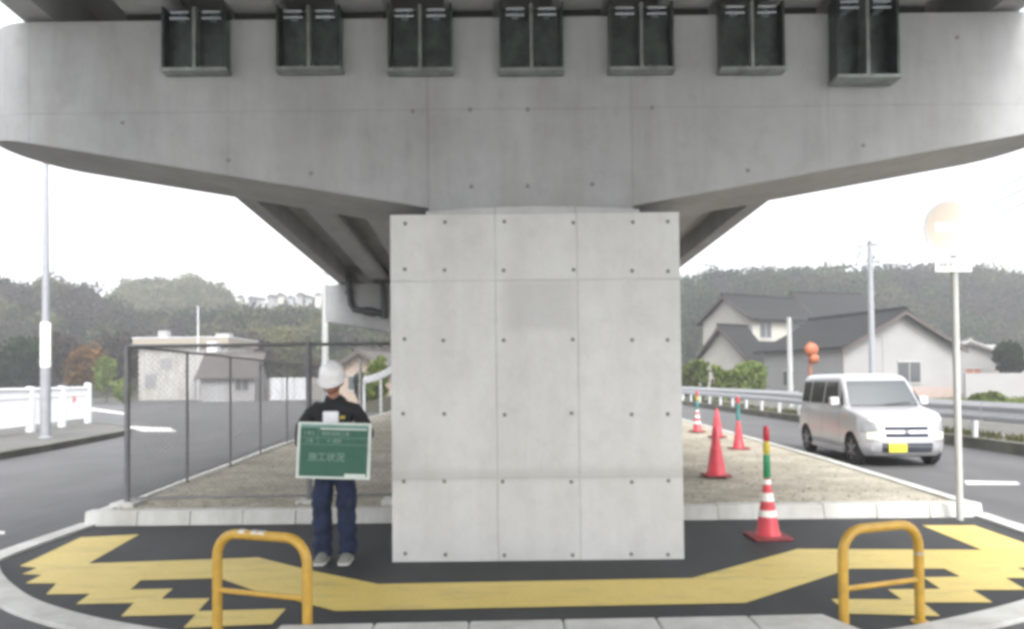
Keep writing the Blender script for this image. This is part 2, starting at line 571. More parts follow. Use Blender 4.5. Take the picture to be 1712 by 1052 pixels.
mb = MB()
band(mb, fl[::-1], 0.20, -0.05, 0.035)
band(mb, [(p[0], p[1]) for p in fr], 0.20, -0.05, 0.035)
# the strip must lie outside the black asphalt on both sides
o = mb.build('flush_kerb', M['kerb'])
tag(o, 'pale concrete edging laid flush around the black island', kind='structure')

# raised front kerb blocks
mb = MB()
xs_ = np.linspace(-1.40, 1.98, 7)
for i in range(6):
    x0, x1 = xs_[i] + 0.004, xs_[i + 1] - 0.004
    yb0 = 4.50 + 0.10 * i / 6; yb1 = 4.50 + 0.10 * (i + 1) / 6
    ins = 0.05 if i == 5 else 0
    mb.add([(x0, yb0 - 0.42, -0.05), (x1 + ins, yb1 - 0.42, -0.05), (x1, yb1, -0.05), (x0, yb0, -0.05),
            (x0, yb0 - 0.40, 0.15), (x1 + ins, yb1 - 0.40, 0.15), (x1 - ins * 2, yb1 - 0.01, 0.15), (x0, yb0 - 0.01, 0.15)],
           [(0, 3, 2, 1), (4, 5, 6, 7), (0, 1, 5, 4), (1, 2, 6, 5), (2, 3, 7, 6), (3, 0, 4, 7)])
o = mb.build('raised_kerb', M['kerb'], bevel=0.015)
tag(o, 'raised white concrete kerb at the near edge of the island', kind='structure')

# gravel strip under the bridge with its kerb blocks
KL = g2(150, 882); KR = g2(1632, 864)
left_edge = [(-4.72, 8.45), (-4.9, 10.9), (-5.05, 13), (-5.25, 15.3), (-5.4, 18), (-5.6, 25), (-5.9, 45)]
right_edge = [(5.2, 8.45), (5.32, 10.5), (5.5, 13.3), (5.7, 19), (5.9, 26), (6.1, 45)]
poly = [(-4.55, 8.52)] + [(x + 0.12, y) for x, y in left_edge[1:]] + [(x - 0.12, y) for x, y in right_edge[1:]][::-1] + [(5.05, 8.52)]
# subdivided, slightly uneven gravel surface
bm = bmesh.new()
vs = [bm.verts.new((x, y, 0.135)) for x, y in poly]
bm.faces.new(vs)
for yc in np.arange(8.8, 45, 0.35):
    geom = bm.verts[:] + bm.edges[:] + bm.faces[:]
    bmesh.ops.bisect_plane(bm, geom=geom, plane_co=(0, yc, 0), plane_no=(0, 1, 0))
for xc in np.arange(-5.8, 6, 0.35):
    geom = bm.verts[:] + bm.edges[:] + bm.faces[:]
    bmesh.ops.bisect_plane(bm, geom=geom, plane_co=(xc, 0, 0), plane_no=(1, 0, 0))
from mathutils import noise as mnoise
for v in bm.verts:
    inner = 1 if (v.co.y > 8.75 and abs(v.co.x) < 4.6) else 0.15
    v.co.z += inner * 0.05 * (mnoise.noise(Vector((v.co.x * 0.9, v.co.y * 0.9, 3))) + 0.35)
me = bpy.data.meshes.new('gravel_bed'); bm.to_mesh(me); bm.free()
me.materials.append(M['dirt'])
me.polygons.foreach_set('use_smooth', [True] * len(me.polygons))
o = bpy.data.objects.new('gravel_bed', me); col.objects.link(o)
tag(o, 'bare sandy gravel strip under the bridge deck', kind='structure')

# scattered stones on the gravel: nobody could count them
mb = MB()
for i in range(1500):
    y = 8.7 + (random.random() ** 1.6) * 16
    x = random.uniform(-4.6, 5.0)
    if -1.3 < x < 1.7 and y < 9.5: continue
    s = random.uniform(0.008, 0.03)
    a = random.random() * 6.28
    z = 0.15 + 0.05 * (mnoise.noise(Vector((x * 0.9, y * 0.9, 3))) + 0.35) - 0.012
    q = [(x + math.cos(a + k * 2.09) * s * random.uniform(.7, 1.2), y + math.sin(a + k * 2.09) * s, z) for k in range(3)]
    mb.add(q + [(x, y, z + s * 0.8)], [(0, 1, 3), (1, 2, 3), (2, 0, 3)])
o = mb.build('gravel', simple('stones', (0.25, 0.24, 0.21), 0.9, vary=0.5, scale=20))
tag(o, 'loose stones scattered over the sandy strip', 'gravel', kind='stuff')

mb = MB()
# front row of kerb blocks
nb = 17
x0, x1 = -4.78, 5.22
for i in range(nb):
    a = x0 + (x1 - x0) * i / nb + 0.005; b = x0 + (x1 - x0) * (i + 1) / nb - 0.005
    j = random.uniform(-0.006, 0.006)
    mb.add([(a, 8.33 + j, -0.05), (b, 8.33 + j, -0.05), (b, 8.53, -0.05), (a, 8.53, -0.05),
            (a, 8.37 + j, 0.165 + j), (b, 8.37 + j, 0.165 + j), (b, 8.53, 0.165 + j), (a, 8.53, 0.165 + j)],
           [(0, 3, 2, 1), (4, 5, 6, 7), (0, 1, 5, 4), (1, 2, 6, 5), (2, 3, 7, 6), (3, 0, 4, 7)])
mb.box(x0 + 0.02, x1 - 0.02, 8.385, 8.50, -0.05, 0.155, 1)
band(mb, [(p[0] + 0.12, p[1]) for p in left_edge[::-1]][:-1] + [(-4.6, 8.55)], 0.14, -0.05, 0.16)
band(mb, [(5.06, 8.55)] + [(p[0] - 0.12, p[1]) for p in right_edge[1:]], 0.14, -0.05, 0.16)
o = mb.build('kerb', [M['kerb'], M['joint']])
tag(o, 'row of pale concrete kerb blocks edging the gravel strip', kind='structure')

o = MB().prism([(-9, -14), (9, -14), (9, 3.7), (2.4, 4.05), (-1.9, 4.0), (-9, 3.7)], -0.05, 0.02).build('bounce_slab', concrete('pale_bounce_slab', (0.55, 0.54, 0.51), 0.1, stains=0.4))  # added out of view: pale ground that bounces light onto pier and cap
tag(o, 'unseen pale concrete sheet added under the camera to bounce light', kind='structure')

# yellow marking
Y_left = [(350, 205), (605, 192), (385, 318), (920, 300), (1120, 292), (1330, 345), (1640, 408)]
Yc5 = lambda p: (p[0] / 2.594, 820 + p[1] / 2.594)
Yc8 = lambda p: (1100 + p[0] / 2.797, 820 + p[1] / 2.797)
pl = [Yc5(p) for p in Y_left]
pl += [Yc8(p) for p in [(160, 412), (655, 275), (1515, 280), (1235, 165), (1480, 165)]]
pl += [(1765, 927), (1715, 930), (1765, 948), (1700, 950), (1748, 967), (1681, 967), (1716, 987), (1626, 987), (1660, 1008), (1543, 1008), (1572, 1031)]
pl += [Yc8(p) for p in [(890, 578), (810, 510), (1140, 512), (1075, 465), (1320, 462), (1240, 408), (1415, 405), (1340, 368), (900, 368), (410, 528)]]
pl += [Yc5(p) for p in [(1455, 525), (1090, 432), (950, 382), (610, 392), (565, 432), (750, 428), (700, 472), (910, 470), (860, 525), (1240, 515), (1180, 582), (795, 598), (850, 540),
                        (525, 548), (580, 490), (330, 495), (390, 450), (200, 453), (245, 405), (110, 405), (180, 368), (95, 365), (160, 338), (85, 330)]]
vs = [G(x, y, 0.017) for x, y in pl]
bm = bmesh.new()
f = bm.faces.new([bm.verts.new(v) for v in vs])
bmesh.ops.triangulate(bm, faces=[f])
me = bpy.data.meshes.new('yellow_marking'); bm.to_mesh(me); bm.free(); me.materials.append(M['yellow'])
o = bpy.data.objects.new('yellow_marking', me); col.objects.link(o)
if me.polygons[0].normal.z < 0: me.flip_normals()
tag(o, 'yellow painted band with stepped zigzag ends on the black asphalt', kind='structure')

mb = MB()
for q in ([(1500, 803), (1535, 811), (1520, 817), (1480, 808)], [(1612, 804), (1700, 806), (1706, 811), (1616, 811)],
          [(142, 681), (205, 690), (214, 694), (150, 686)], [(205, 712), (285, 716), (296, 722), (238, 722)], [(-10, 888), (8, 889), (8, 894), (-10, 894)]):
    mb.add([G(x, y, 0.005) for x, y in q], [(0, 1, 2, 3)])
o = mb.build('road_marking', M['white_line'])
tag(o, 'white painted lines on the grey road', kind='structure')

# left pavement with its dark kerb
lk = [(-9.6, -5), (-10.2, 6), (-10.8, 15.7), (-11.3, 20), (-11.9, 23.2), (-13.2, 25.4), (-15.5, 27.8), (-19, 29.5), (-24, 30.5), (-40, 32)]
lk = smooth_line(lk, 4)
mb = MB(); mb.prism(lk + [(-40, -5)], -0.05, 0.15)
o = mb.build('sidewalk', M['walk']); tag(o, 'old grey pavement left of the road', kind='structure')
mb = MB(); band(mb, lk[::-1], 0.16, -0.05, 0.17)
o = mb.build('dark_kerb', M['kerb_dark']); tag(o, 'dark mossy kerb along the left pavement', kind='structure')
# right verge
mb = MB(); mb.prism([(10.15, -10), (10.15, 60), (40, 60), (40, -10)], -0.05, 0.2)
o = mb.build('verge', asphalt('verge_ground', (0.12, 0.117, 0.105), 0.3, 0.5)); tag(o, 'grey paved verge behind the guardrail', kind='structure')
mb = MB()
for i in range(24):
    y = -10 + i * 3.0
    mb.box(9.93, 10.148, y, y + 2.985, -0.05, 0.23)
o = mb.build('verge_kerb', M['kerb_dark']); tag(o, 'dark mossy kerb under the guardrail', kind='structure')


def patch_stuff(name, label, pts, n, h, mat):
    """tufts of weeds inside a quad region given as ground points"""
    mb = MB()
    for i in range(n):
        u, v = random.random(), random.random()
        a = Vector(pts[0]).lerp(Vector(pts[1]), u); b = Vector(pts[3]).lerp(Vector(pts[2]), u)
        p = a.lerp(b, v)
        ang = random.random() * 3.14; w = random.uniform(0.02, 0.05); hh = h * random.uniform(0.4, 1.1)
        d = Vector((math.cos(ang), math.sin(ang), 0)) * w
        t = Vector((random.uniform(-.5, .5), random.uniform(-.5, .5), 1)) * hh
        mb.add([p - d, p + d, p + t], [(0, 1, 2)])
    o = mb.build(name, mat, fix=False)
    return tag(o, label, 'weeds', kind='stuff')


patch_stuff('grass', 'bright green grass patch behind the guardrail at right', [(18, 26, .2), (30, 26, .2), (34, 38, .2), (21, 38, .2)], 5000, 0.35, M['leaf_hedge'])
patch_stuff('weeds', 'dry weeds growing along the verge kerb', [(10.3, 12, .2), (10.9, 12, .2), (10.9, 44, .2), (10.3, 44, .2)], 2500, 0.16, M['leaf_olive'])

# ------------------------------------------------------------------ bridge pier(s)
CAP_Y0, CAP_Y1 = 6.80, 7.85
CAPX = 0.16


def cap_mesh():
    mb = MB()
    yc = (CAP_Y0 + CAP_Y1) / 2; hd = (CAP_Y1 - CAP_Y0) / 2
    xl, xr = -4.42, 4.72
    st = []
    for k in range(11):
        t = math.pi / 2 * k / 10
        st.append((xl - 0.53 * math.cos(t), hd * math.sin(t)))
    st += [(x, hd) for x in (-3.6, -2.6, -1.7, -0.745, 0.2, 1.12, 2.0, 2.9, 3.8)]
    for k in range(10, -1, -1):
        t = math.pi / 2 * k / 10
        st.append((xr + 0.53 * math.cos(t), hd * math.sin(t)))
    top = 4.93

    def bz(x):
        if -0.745 <= x <= 1.12: return 3.175
        return 3.175 + 0.174 * ((-0.745 - x) if x < 0 else (x - 1.12))
    n0 = 0
    for x, h in st:
        h = max(h, 0.02)
        z = bz(x)
        mb.v += [(x, yc - h, z), (x, yc - h, top), (x, yc + h, top), (x, yc + h, z)]
    for i in range(len(st) - 1):
        a, b = i * 4, i * 4 + 4
        for k in range(4):
            mb.f.append((a + k, a + (k + 1) % 4, b + (k + 1) % 4, b + k)); mb.m.append(0)
    mb.f.append((0, 1, 2, 3)); mb.m.append(0)
    e = (len(st) - 1) * 4
    mb.f.append((e + 3, e + 2, e + 1, e)); mb.m.append(0)
    return mb


pier = empty('bridge_pier', (0.2, 7.3, 0), 'wide pale concrete bridge pier with hammerhead cap standing on black asphalt', 'bridge pier')
cm_ = cap_mesh()
for hx_, hy_ in ((690, 186), (786, 183), (882, 183), (1090, 180), (788, 312), (882, 311), (990, 308), (1600, 62), (1443, 243), (382, 268), (1250, 285), (205, 205), (520, 290)):
    p = W(hx_, hy_, 6.8)
    cm_.lathe([(0.020, -0.002), (0.018, 0.004)], (p.x, 6.7995, p.z), 14, 1, axis='y')
cap = cm_.build('cap_beam', [M['cap'], simple('cap_plug', (0.20, 0.20, 0.18), 0.9)], pier, smooth=True)
MB().box(-0.745, 1.12, 6.795, 7.845, 3.05, 3.174).build('column', M['cap'], pier)
# jacket: front face carries form seams as real 6 mm steps and tie plugs
mb = MB()
JX0, JX1, JT = -1.062, 1.486, 3.06
mb.box(JX0, JX1, 6.56, 8.10, 0.0, JT)
hx = [676, 743, 842, 957, 1056, 1116]; hy = [372, 452, 568, 692, 806, 928]
for y in hy:
    for x in hx:
        p = W(x + random.uniform(-2, 2), y + random.uniform(-2, 2), 6.56)
        r = 0.019
        mb.lathe([(r, -0.0025), (r * 0.9, 0.004)], (p.x, 6.5595, p.z), 14, 1, axis='y')
jk = mb.build('column_jacket', [M['pier'], M['hole']], pier, bevel=0.012)
# uneven mortar collar between jacket and cap
mb = MB()
n = 24
vs = []
for i in range(n + 1):
    x = -0.76 + 1.92 * i / n
    t = 0.06 + 0.035 * math.sin(math.pi * i / n) + random.uniform(-0.004, 0.004)
    vs += [(x, 6.66, JT), (x, 6.792, JT), (x, 6.792, JT + t + 0.02), (x, 6.70, JT + t)]
mb.v = vs
for i in range(n):
    a, b = i * 4, i * 4 + 4
    for k in range(4):
        mb.f.append((a + k, a + (k + 1) % 4, b + (k + 1) % 4, b + k)); mb.m.append(0)
mb.f += [(0, 1, 2, 3), (n * 4 + 3, n * 4 + 2, n * 4 + 1, n * 4)]; mb.m += [0, 0]
mb.build('mortar_collar', M['pier'], pier)

# seven steel brackets on the cap face
bx = [(323, 127, 6.67), (515, 125, 6.67), (702, 127, 6.67), (889, 127, 6.67), (1074, 125, 6.67), (1260, 125, 6.67), (1450, 143, 6.60)]
for i, (px, pyb, yf) in enumerate(bx):
    c = W(px, pyb, 6.79)
    zb, zt, w = c.z, 5.0, 0.288
    X = W(px if i < 6 else 1454, pyb, yf).x
    if i == 6: w = 0.275
    plates = MB()
    plates.box(X - w, X + w, 6.784, 6.798, zb, zt)                       # back plate
    plates.box(X - w, X - w + 0.022, yf, 6.784, zb + 0.03, zt)           # sides
    plates.box(X + w - 0.022, X + w, yf, 6.784, zb + 0.03, zt)
    br = plates.build('steel_bracket', M['steel'], pier)
    MB().box(X - w - 0.012, X + w + 0.012, yf - 0.012, 6.796, zb, zb + 0.028).build('bottom_plate', M['steel_light'], br)
    MB().box(X - 0.014, X + 0.014, yf + 0.012, 6.783, zb + 0.029, zt).build('rib', M['steel_light'], br)
    for s in (-1, 1):
        for dz, ln in ((4.91, 0.085), (4.965, 0.08)):
            b = MB()
            cx = X + s * 0.145
            b.tube([(cx - ln, yf + 0.05, dz), (cx + ln, yf + 0.05, dz)], 0.013, 10)
            b.box(cx - 0.03, cx + 0.03, yf + 0.055, 6.78, dz - 0.010, dz + 0.010)
            b.build('anchor_bar', M['bolt'], br)
        b = MB(); b.tube([(X + s * 0.06, 6.72, zb + 0.028), (X + s * 0.06, 6.72, zb + 0.07)], 0.025, 6)
        b.build('anchor_bolt', M['steel'], br)

# second pier further along
DXY, DZY = -0.0282, -0.0423
pier2 = empty('bridge_pier', (0.2 - 0.4, 7.3 + 14.2, 0), 'farther concrete pier cap with a dark drain pipe, seen behind the front pier', 'bridge pier')
c2 = cap.copy(); col.objects.link(c2); c2.parent = pier2; c2.location = (0, 0, -0.60)
mb = MB().box(-1.062 - 0.4, 1.486 - 0.4, 6.56 + 14.2, 8.1 + 14.2, 0, 2.45)
mb.box(-1.145, 0.72, 21.0, 22.04, 2.45, 2.573)
mb.build('column_jacket', M['pier'], pier2, bevel=0.012)
yq = 20.9
dp = MB()
pts = [W(583, 468, yq), W(584, 490, yq), W(586, 508, yq), W(592, 517, yq), W(604, 519, yq), W(620, 521, yq), W(638, 524, yq)]
dp.tube(pts, 0.085, 12)
dp.tube([W(640, 470, yq), W(642, 500, yq), W(643, 532, yq)], 0.085, 12)
dp.tube([W(610, 519.5, yq), W(628, 522.5, yq)], 0.12, 12)
dp.tube([W(583, 486, yq), W(583.7, 492, yq)], 0.11, 12)
dp.build('drain_pipe', M['pipe'], pier2, smooth=True)

# deck
deck = empty('bridge_deck', (0.16, 6.8, 4.97), 'long concrete girder bridge deck overhead resting on the pier caps', 'bridge')


def dk(v):
    return Vector((v.x + DXY * (v.y - 6.8), v.y, v.z + DZY * (v.y - 6.8)))


DY0, DY1 = -8.0, 36.0
mb = MB()
mb.xprism([(-4.5, 5.42), (4.75, 5.42), (4.75, 5.72), (-4.5, 5.72)], DY0, DY1, fn=dk)
mb.build('deck_slab', M['girder'], deck)
for xa, xb in ((-4.5, -4.22), (4.47, 4.75)):
    mb = MB()
    mb.xprism([(xa, 4.98), (xb, 4.98), (xb, 5.419), (xa, 5.419)], DY0, DY1, fn=dk)
    mb.build('edge_beam', M['girder'], deck)
    mb = MB()
    mb.xprism([(xa + 0.01, 5.722), (xb - 0.01, 5.722), (xb - 0.05, 6.6), (xa + 0.05, 6.6)], DY0, DY1, fn=dk)
    mb.build('parapet', M['cap'], deck)
for k in range(8):
    x = 0.16 + (k - 3.5) * 1.0
    mb = MB()
    mb.xprism([(x - .2, 5.03), (x + .2, 5.03), (x + .25, 5.08), (x + .25, 5.16), (x + .1, 5.24), (x + .1, 5.419), (x - .1, 5.419), (x - .1, 5.24), (x - .25, 5.16), (x - .25, 5.08)], DY0, DY1, fn=dk)
    mb.build('girder', M['girder'], deck)
    mb = MB()
    mb.box(x - .19, x + .19, 6.84, 7.2, 4.932, 5.01)
    mb.build('bearing_pad', M['rubber'], deck)

# ------------------------------------------------------------------ mesh fence
def wire_panel(p0, p1, z0, z1, pitch=0.07, r=0.0017):
    mb = MB()
    p0 = Vector(p0); p1 = Vector(p1)
    L = (p1 - p0).length; d = (p1 - p0) / L
    n = Vector((-d.y, d.x))
    H = z1 - z0
    k = -H
    while k < L:
        for s in (1, -1):
            # line u = k + t, z = t (or H - t), clipped to 0..L
            t0 = max(0, -k); t1 = min(H, L - k)
            if t1 - t0 > 0.02:
                q = []
                for t in (t0, t1):
                    zz = z0 + (t if s == 1 else H - t)
                    p = p0 + d * (k + t)
                    q.append(Vector((p.x + n.x * 0.002 * s, p.y + n.y * 0.002 * s, zz)))
                mb.tube(q, r, 3, caps=False)
        k += pitch
    return mb


fence = empty('mesh_fence', (-4.55, 8.85, 0.15), 'tall dark steel mesh fence closing off the gravel strip left of the pier', 'fence')
zt = 2.04
fpts = [(-4.56, 8.86), (-4.76, 10.95), (-4.9, 13.0), (-5.12, 15.2), (-5.3, 17.6), (-5.45, 20.0), (-5.6, 22.4)]
for i, (x, y) in enumerate(fpts):
    r = 0.032 if i == 0 else 0.02
    MB().tube([(x, y, 0.1), (x, y, zt + 0.01)], r, 12).build('post', M['fence'], fence, smooth=True)
for a, b in zip(fpts[:-1], fpts[1:]):
    wire_panel(a, b, 0.22, zt).build('mesh_panel', M['wire'], fence, fix=False)
    MB().tube([(*a, zt), (*b, zt)], 0.017, 8).build('top_rail', M['fence'], fence, smooth=True)
    MB().tube([(*a, 0.22), (*b, 0.22)], 0.012, 8).build('bottom_rail', M['fence'], fence, smooth=True)
MB().box(-4.70, -4.42, 8.72, 9.0, 0.12, 0.20).build('footing', M['kerb'], fence, bevel=0.01)
fr_ = [(-4.56, 8.86), (-2.42, 8.90), (-1.42, 8.92)]
for x, y in fr_[1:]:
    MB().tube([(x, y, 0.1), (x, y, zt + 0.03)], 0.034 if x < -2 else 0.022, 12).build('post', M['fence'], fence, smooth=True)
    MB().box(x - 0.13, x + 0.13, y - 0.13, y + 0.13, 0.12, 0.20).build('footing', M['kerb'], fence, bevel=0.01)
for a, b in zip(fr_[:-1], fr_[1:]):
    wire_panel(a, b, 0.24, zt).build('mesh_panel', M['wire'], fence, fix=False)
    MB().tube([(*a, zt), (*b, zt)], 0.02, 8).build('top_rail', M['fence'], fence, smooth=True)
    MB().tube([(*a, 0.24), (*b, 0.24)], 0.014, 8).build('bottom_rail', M['fence'], fence, smooth=True)

# ------------------------------------------------------------------ hoop barriers
def hoop(pa, pb, h, bar_z, label, sleeve):
    pa = Vector(pa); pb = Vector(pb)
    L = (pb - pa).length; d = (pb - pa) / L
    root = empty('hoop_barrier', ((pa.x + pb.x) / 2, (pa.y + pb.y) / 2, 0), label, 'hoop barrier', 'yellow hoop barriers on the island')
    rr = 0.15
    pts = []
    for u, z in [(0, -0.05), (0, 0.2), (0, h - rr)] + [(rr - rr * math.cos(t), h - rr + rr * math.sin(t)) for t in np.linspace(0.2, math.pi / 2, 7)] + \
            [(L - rr + rr * math.sin(t), h - rr + rr * math.cos(t)) for t in np.linspace(0, math.pi / 2 - 0.2, 7)] + [(L, h - rr), (L, 0.2), (L, -0.05)]:
        pts.append((pa.x + d.x * u, pa.y + d.y * u, z))
    MB().tube(pts, 0.030, 16).build('hoop_tube', M['hoop'], root, smooth=True)
    a = pa + d * 0.028; b = pb - d * 0.028
    MB().tube([(a.x, a.y, bar_z), (b.x, b.y, bar_z)], 0.017, 12).build('crossbar', M['hoop'], root, smooth=True)
    for p in (pa, pb):
        MB().lathe([(0.055, 0.012), (0.055, 0.02), (0.034, 0.026)], (p.x, p.y, 0), 20).build('base_collar', M['hoop'], root, smooth=True)
    if sleeve == 'top':
        for u in (0.30, 0.44, 0.52):
            c = pa + d * L * u
            MB().tube([(c.x - d.x * .022, c.y - d.y * .022, h + .004), (c.x + d.x * .022, c.y + d.y * .022, h + .004)], 0.0285, 14).build('scuff', M['chrome'], root, smooth=True)
    else:
        MB().tube([(pb.x, pb.y, h - 0.20), (pb.x, pb.y, h - 0.185)], 0.0315, 14).build('scuff', M['chrome'], root, smooth=True)


hoop((-1.88, 4.76), (-1.25, 4.54), 0.645, 0.285, 'yellow steel hoop barrier in front of the worker, scuffed along its top', 'top')
hoop((2.025, 4.63), (2.60, 4.83), 0.645, 0.285, 'yellow steel hoop barrier near the road sign, clean on top', 'leg')


# ------------------------------------------------------------------ traffic cones
def cone(px, py, z0, h, label, banded, light, top_mats, lh=0.50, rx=0.0):
    p = G(px, py, z0)
    root = empty('traffic_cone', p, label, 'traffic cone', 'red traffic cones beside the pier')
    x, y, z = p
    r0, r1 = 0.135 * h / 0.7, 0.028
    m = MB()
    s = 0.19
    pts = []
    for cx, cy, a0 in ((s - .04, s - .04, 0), (-s + .04, s - .04, 90), (-s + .04, -s + .04, 180), (s - .04, -s + .04, 270)):
        for k in range(4):
            a = R(a0 + k * 30)
            pts.append((x + cx + .04 * math.cos(a), y + cy + .04 * math.sin(a)))
    m.prism(pts, z, z + 0.025)
    m.build('base', M['cone_base'], root, bevel=0.006)
    m = MB()
    m.lathe([(r0 + .012, 0.025), (r0 + .008, 0.04), (r0, 0.05), ((r0 + r1) / 2, 0.05 + (h - .05) / 2), (r1, h - 0.01), (r1 - .008, h)], (x, y, z), 28)
    m.build('cone_body', M['cone'], root, smooth=True)
    if banded:
        def rad(t): return r0 + (r1 - r0) * (t - 0.05) / (h - 0.05)
        for a, b in ((0.36, 0.47), (0.62, 0.76)):
            a *= h; b *= h
            MB().lathe([(rad(a) + .0035, a), (rad(b) + .0035, b)], (x, y, z), 28).build('reflective_band', M['reflective'], root, smooth=True)
        a = 0.90 * h; b = h - 0.01
        MB().lathe([(rad(a) + .003, a), (rad(b) + .003, b)], (x, y, z), 20).build('reflective_band', M['reflective'], root, smooth=True)
    if light:
        w = empty('warning_light', (x, y, z + h), light, 'warning light', 'warning lights standing in the cone tips')
        body, lens = top_mats
        zz = z + h
        MB().lathe([(0.030, 0.004), (0.034, 0.01), (0.034, lh * 0.42), (0.028, lh * 0.45)], (x, y, zz), 18).build('battery_case', body, w, smooth=True)
        MB().lathe([(0.022, lh * 0.46), (0.032, lh * 0.50), (0.032, lh * 0.66), (0.024, lh * 0.70)], (x, y, zz), 18).build('collar', M['lens_yellow'] if banded else body, w, smooth=True)
        MB().lathe([(0.024, lh * 0.705), (0.030, lh * 0.73), (0.030, lh * 0.93), (0.018, lh)], (x, y, zz), 18).build('lens', lens, w, smooth=True)
    return root


cone(1284, 899, 0.012, 0.58, 'red cone with white bands standing on the black asphalt, nearest of all', True,
     'green warning light with yellow collar and red lens on the nearest banded cone', (M['green'], M['lens_red']), 0.52)
cone(1197.5, 796, 0.17, 0.70, 'plain red cone on the gravel closest to the pier corner', False, None, None)
cone(1235, 751, 0.165, 0.56, 'plain red cone at the gravel edge topped by a teal light', False,
     'teal warning light with a faded red lens on the plain cone nearest the van', (M['teal'], M['cone']), 0.48)
cone(1199, 731, 0.165, 0.68, 'plain red cone half hidden behind another plain red cone', False, None, None)
cone(1166, 722, 0.165, 0.58, 'small far cone with white bands next to the pier edge', True,
     'pale teal warning light on the farthest banded cone by the pier edge', (M['teal'], M['cone']), 0.50)

# ------------------------------------------------------------------ no-entry sign post
sp = G(1605, 872, 0)
sign = empty('road_sign', (sp.x, sp.y, 0), 'round no-entry sign, its red painted pale as flash glare, with small white plate on a tall white post', 'road sign')
top = W(1592, 335, sp.y)
MB().tube([(sp.x, sp.y, -0.02), (sp.x + 0.0, sp.y, top.z)], 0.035, 16).build('post', simple('sign_post_white', (0.46, 0.465, 0.45), 0.45, vary=0.05), sign, smooth=True)
cs = W(1592, 380, sp.y - 0.05)
mb = MB().lathe([(0.305, 0), (0.31, 0.004), (0.31, 0.014), (0.305, 0.018)], (cs.x, cs.y, cs.z), 48, axis='y')
mb.build('sign_disc', M['sign_white'], sign, smooth=False)
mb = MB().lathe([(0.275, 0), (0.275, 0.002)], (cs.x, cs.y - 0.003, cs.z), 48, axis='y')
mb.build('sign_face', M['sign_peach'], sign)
MB().box(cs.x - 0.20, cs.x + 0.20, cs.y - 0.007, cs.y - 0.0035, cs.z - 0.055, cs.z + 0.055).build('sign_bar', M['sign_white'], sign)
cp = W(1594, 443, sp.y - 0.05)
pl_ = MB().box(cp.x - 0.20, cp.x + 0.20, cp.y, cp.y + 0.012, cp.z - 0.075, cp.z + 0.075).build('plate', M['sign_white'], sign, bevel=0.003)


def text(name, body, mat, parent, loc, size, rot=(R(90), 0, 0), extrude=0.0006):
    cu = bpy.data.curves.new(name, 'FONT')
    cu.body = body; cu.size = size; cu.align_x = 'CENTER'; cu.align_y = 'CENTER'; cu.extrude = extrude
    cu.materials.append(mat)
    tmp = bpy.data.objects.new(name, cu)
    me = bpy.data.meshes.new_from_object(tmp.evaluated_get(bpy.context.evaluated_depsgraph_get()) if False else tmp)
    bpy.data.objects.remove(tmp)
    o = bpy.data.objects.new(name, me)
    col.objects.link(o)
    o.parent = parent
    o.location = Vector(loc) - origin_of(parent)
    o.rotation_euler = rot
    return o


text('lettering', '自転車を除く', M['ink'], pl_, (cp.x, cp.y - 0.002, cp.z), 0.055)
for zz in (cs.z + 0.12, cs.z - 0.12, cp.z):
    MB().box(sp.x - 0.043, sp.x + 0.043, sp.y - 0.041, sp.y + 0.041, zz - 0.02, zz + 0.02).build('clamp', M['pole'], sign)

# ------------------------------------------------------------------ guardrail
gr = empty('guardrail', (10.05, 25, 0.2), 'long white steel guardrail along the far side of the right road', 'guardrail')


def wbeam(y0, y1, x, z0, z1):
    mb = MB()
    n = 9
    prof = []
    for i in range(n):
        t = i / (n - 1)
        prof.append((x - 0.045 * (0.5 - 0.5 * math.cos(t * 4 * math.pi)) - 0.02, z0 + (z1 - z0) * t))
    back = [(p[0] + 0.004, p[1]) for p in prof[::-1]]
    mb.xprism(prof + back, y0, y1)
    return mb


y = 8.0
while y < 26:
    wbeam(y, y + 3.98, 10.05, 0.60, 1.02).build('beam', M['white'], gr, smooth=True)
    y += 4.0
y = 26.2
while y < 60:
    wbeam(y, y + 3.98, 10.05, 0.62, 1.06).build('beam', M['white'], gr, smooth=True)
    y += 4.0
for y in [8.2, 12.2, 16.4, 20.3, 24.3, 25.6] + [26.4 + 2.0 * i for i in range(14)]:
    MB().tube([(10.12, y, 0.1), (10.12, y, 0.98)], 0.062, 14).build('post', M['white'], gr, smooth=True)

# ------------------------------------------------------------------ left railing and lamp post
lp = G(76, 733, 0.15)
ra, rb = Vector((-14.07, 20.0)), Vector((-15.62, 27.6))
ra = ra + (ra - rb) * 0.4
rail = empty('railing', (ra.x, ra.y, 0.15), 'white metal railing with close upright bars beside the left pavement', 'railing')
L = (rb - ra).length; d = (rb - ra) / L
MB().tube([(ra.x, ra.y, 1.44), (rb.x, rb.y, 1.44)], 0.05, 10).build('top_rail', M['rail_white'], rail, smooth=True)
MB().tube([(ra.x, ra.y, 0.36), (rb.x, rb.y, 0.36)], 0.035, 10).build('bottom_rail', M['rail_white'], rail, smooth=True)
MB().tube([(ra.x, ra.y, 1.18), (rb.x, rb.y, 1.18)], 0.028, 10).build('middle_rail', M['rail_white'], rail, smooth=True)
u = 0.1
mb = MB()
while u < L:
    p = ra + d * u
    mb.box(p.x - .018, p.x + .018, p.y - .022, p.y + .022, 0.37, 1.42)
    u += 0.13
mb.build('balusters', M['rail_white'], rail)
npost = 5
for i in range(npost):
    p = rb - d * (0.1 + i * 2.45)
    zt_ = 1.62 if i == 0 else 1.52
    MB().box(p.x - .09, p.x + .09, p.y - .09, p.y + .09, 0.12, zt_).build('post', M['rail_white'], rail, bevel=0.015)
p = rb - d * 1.6
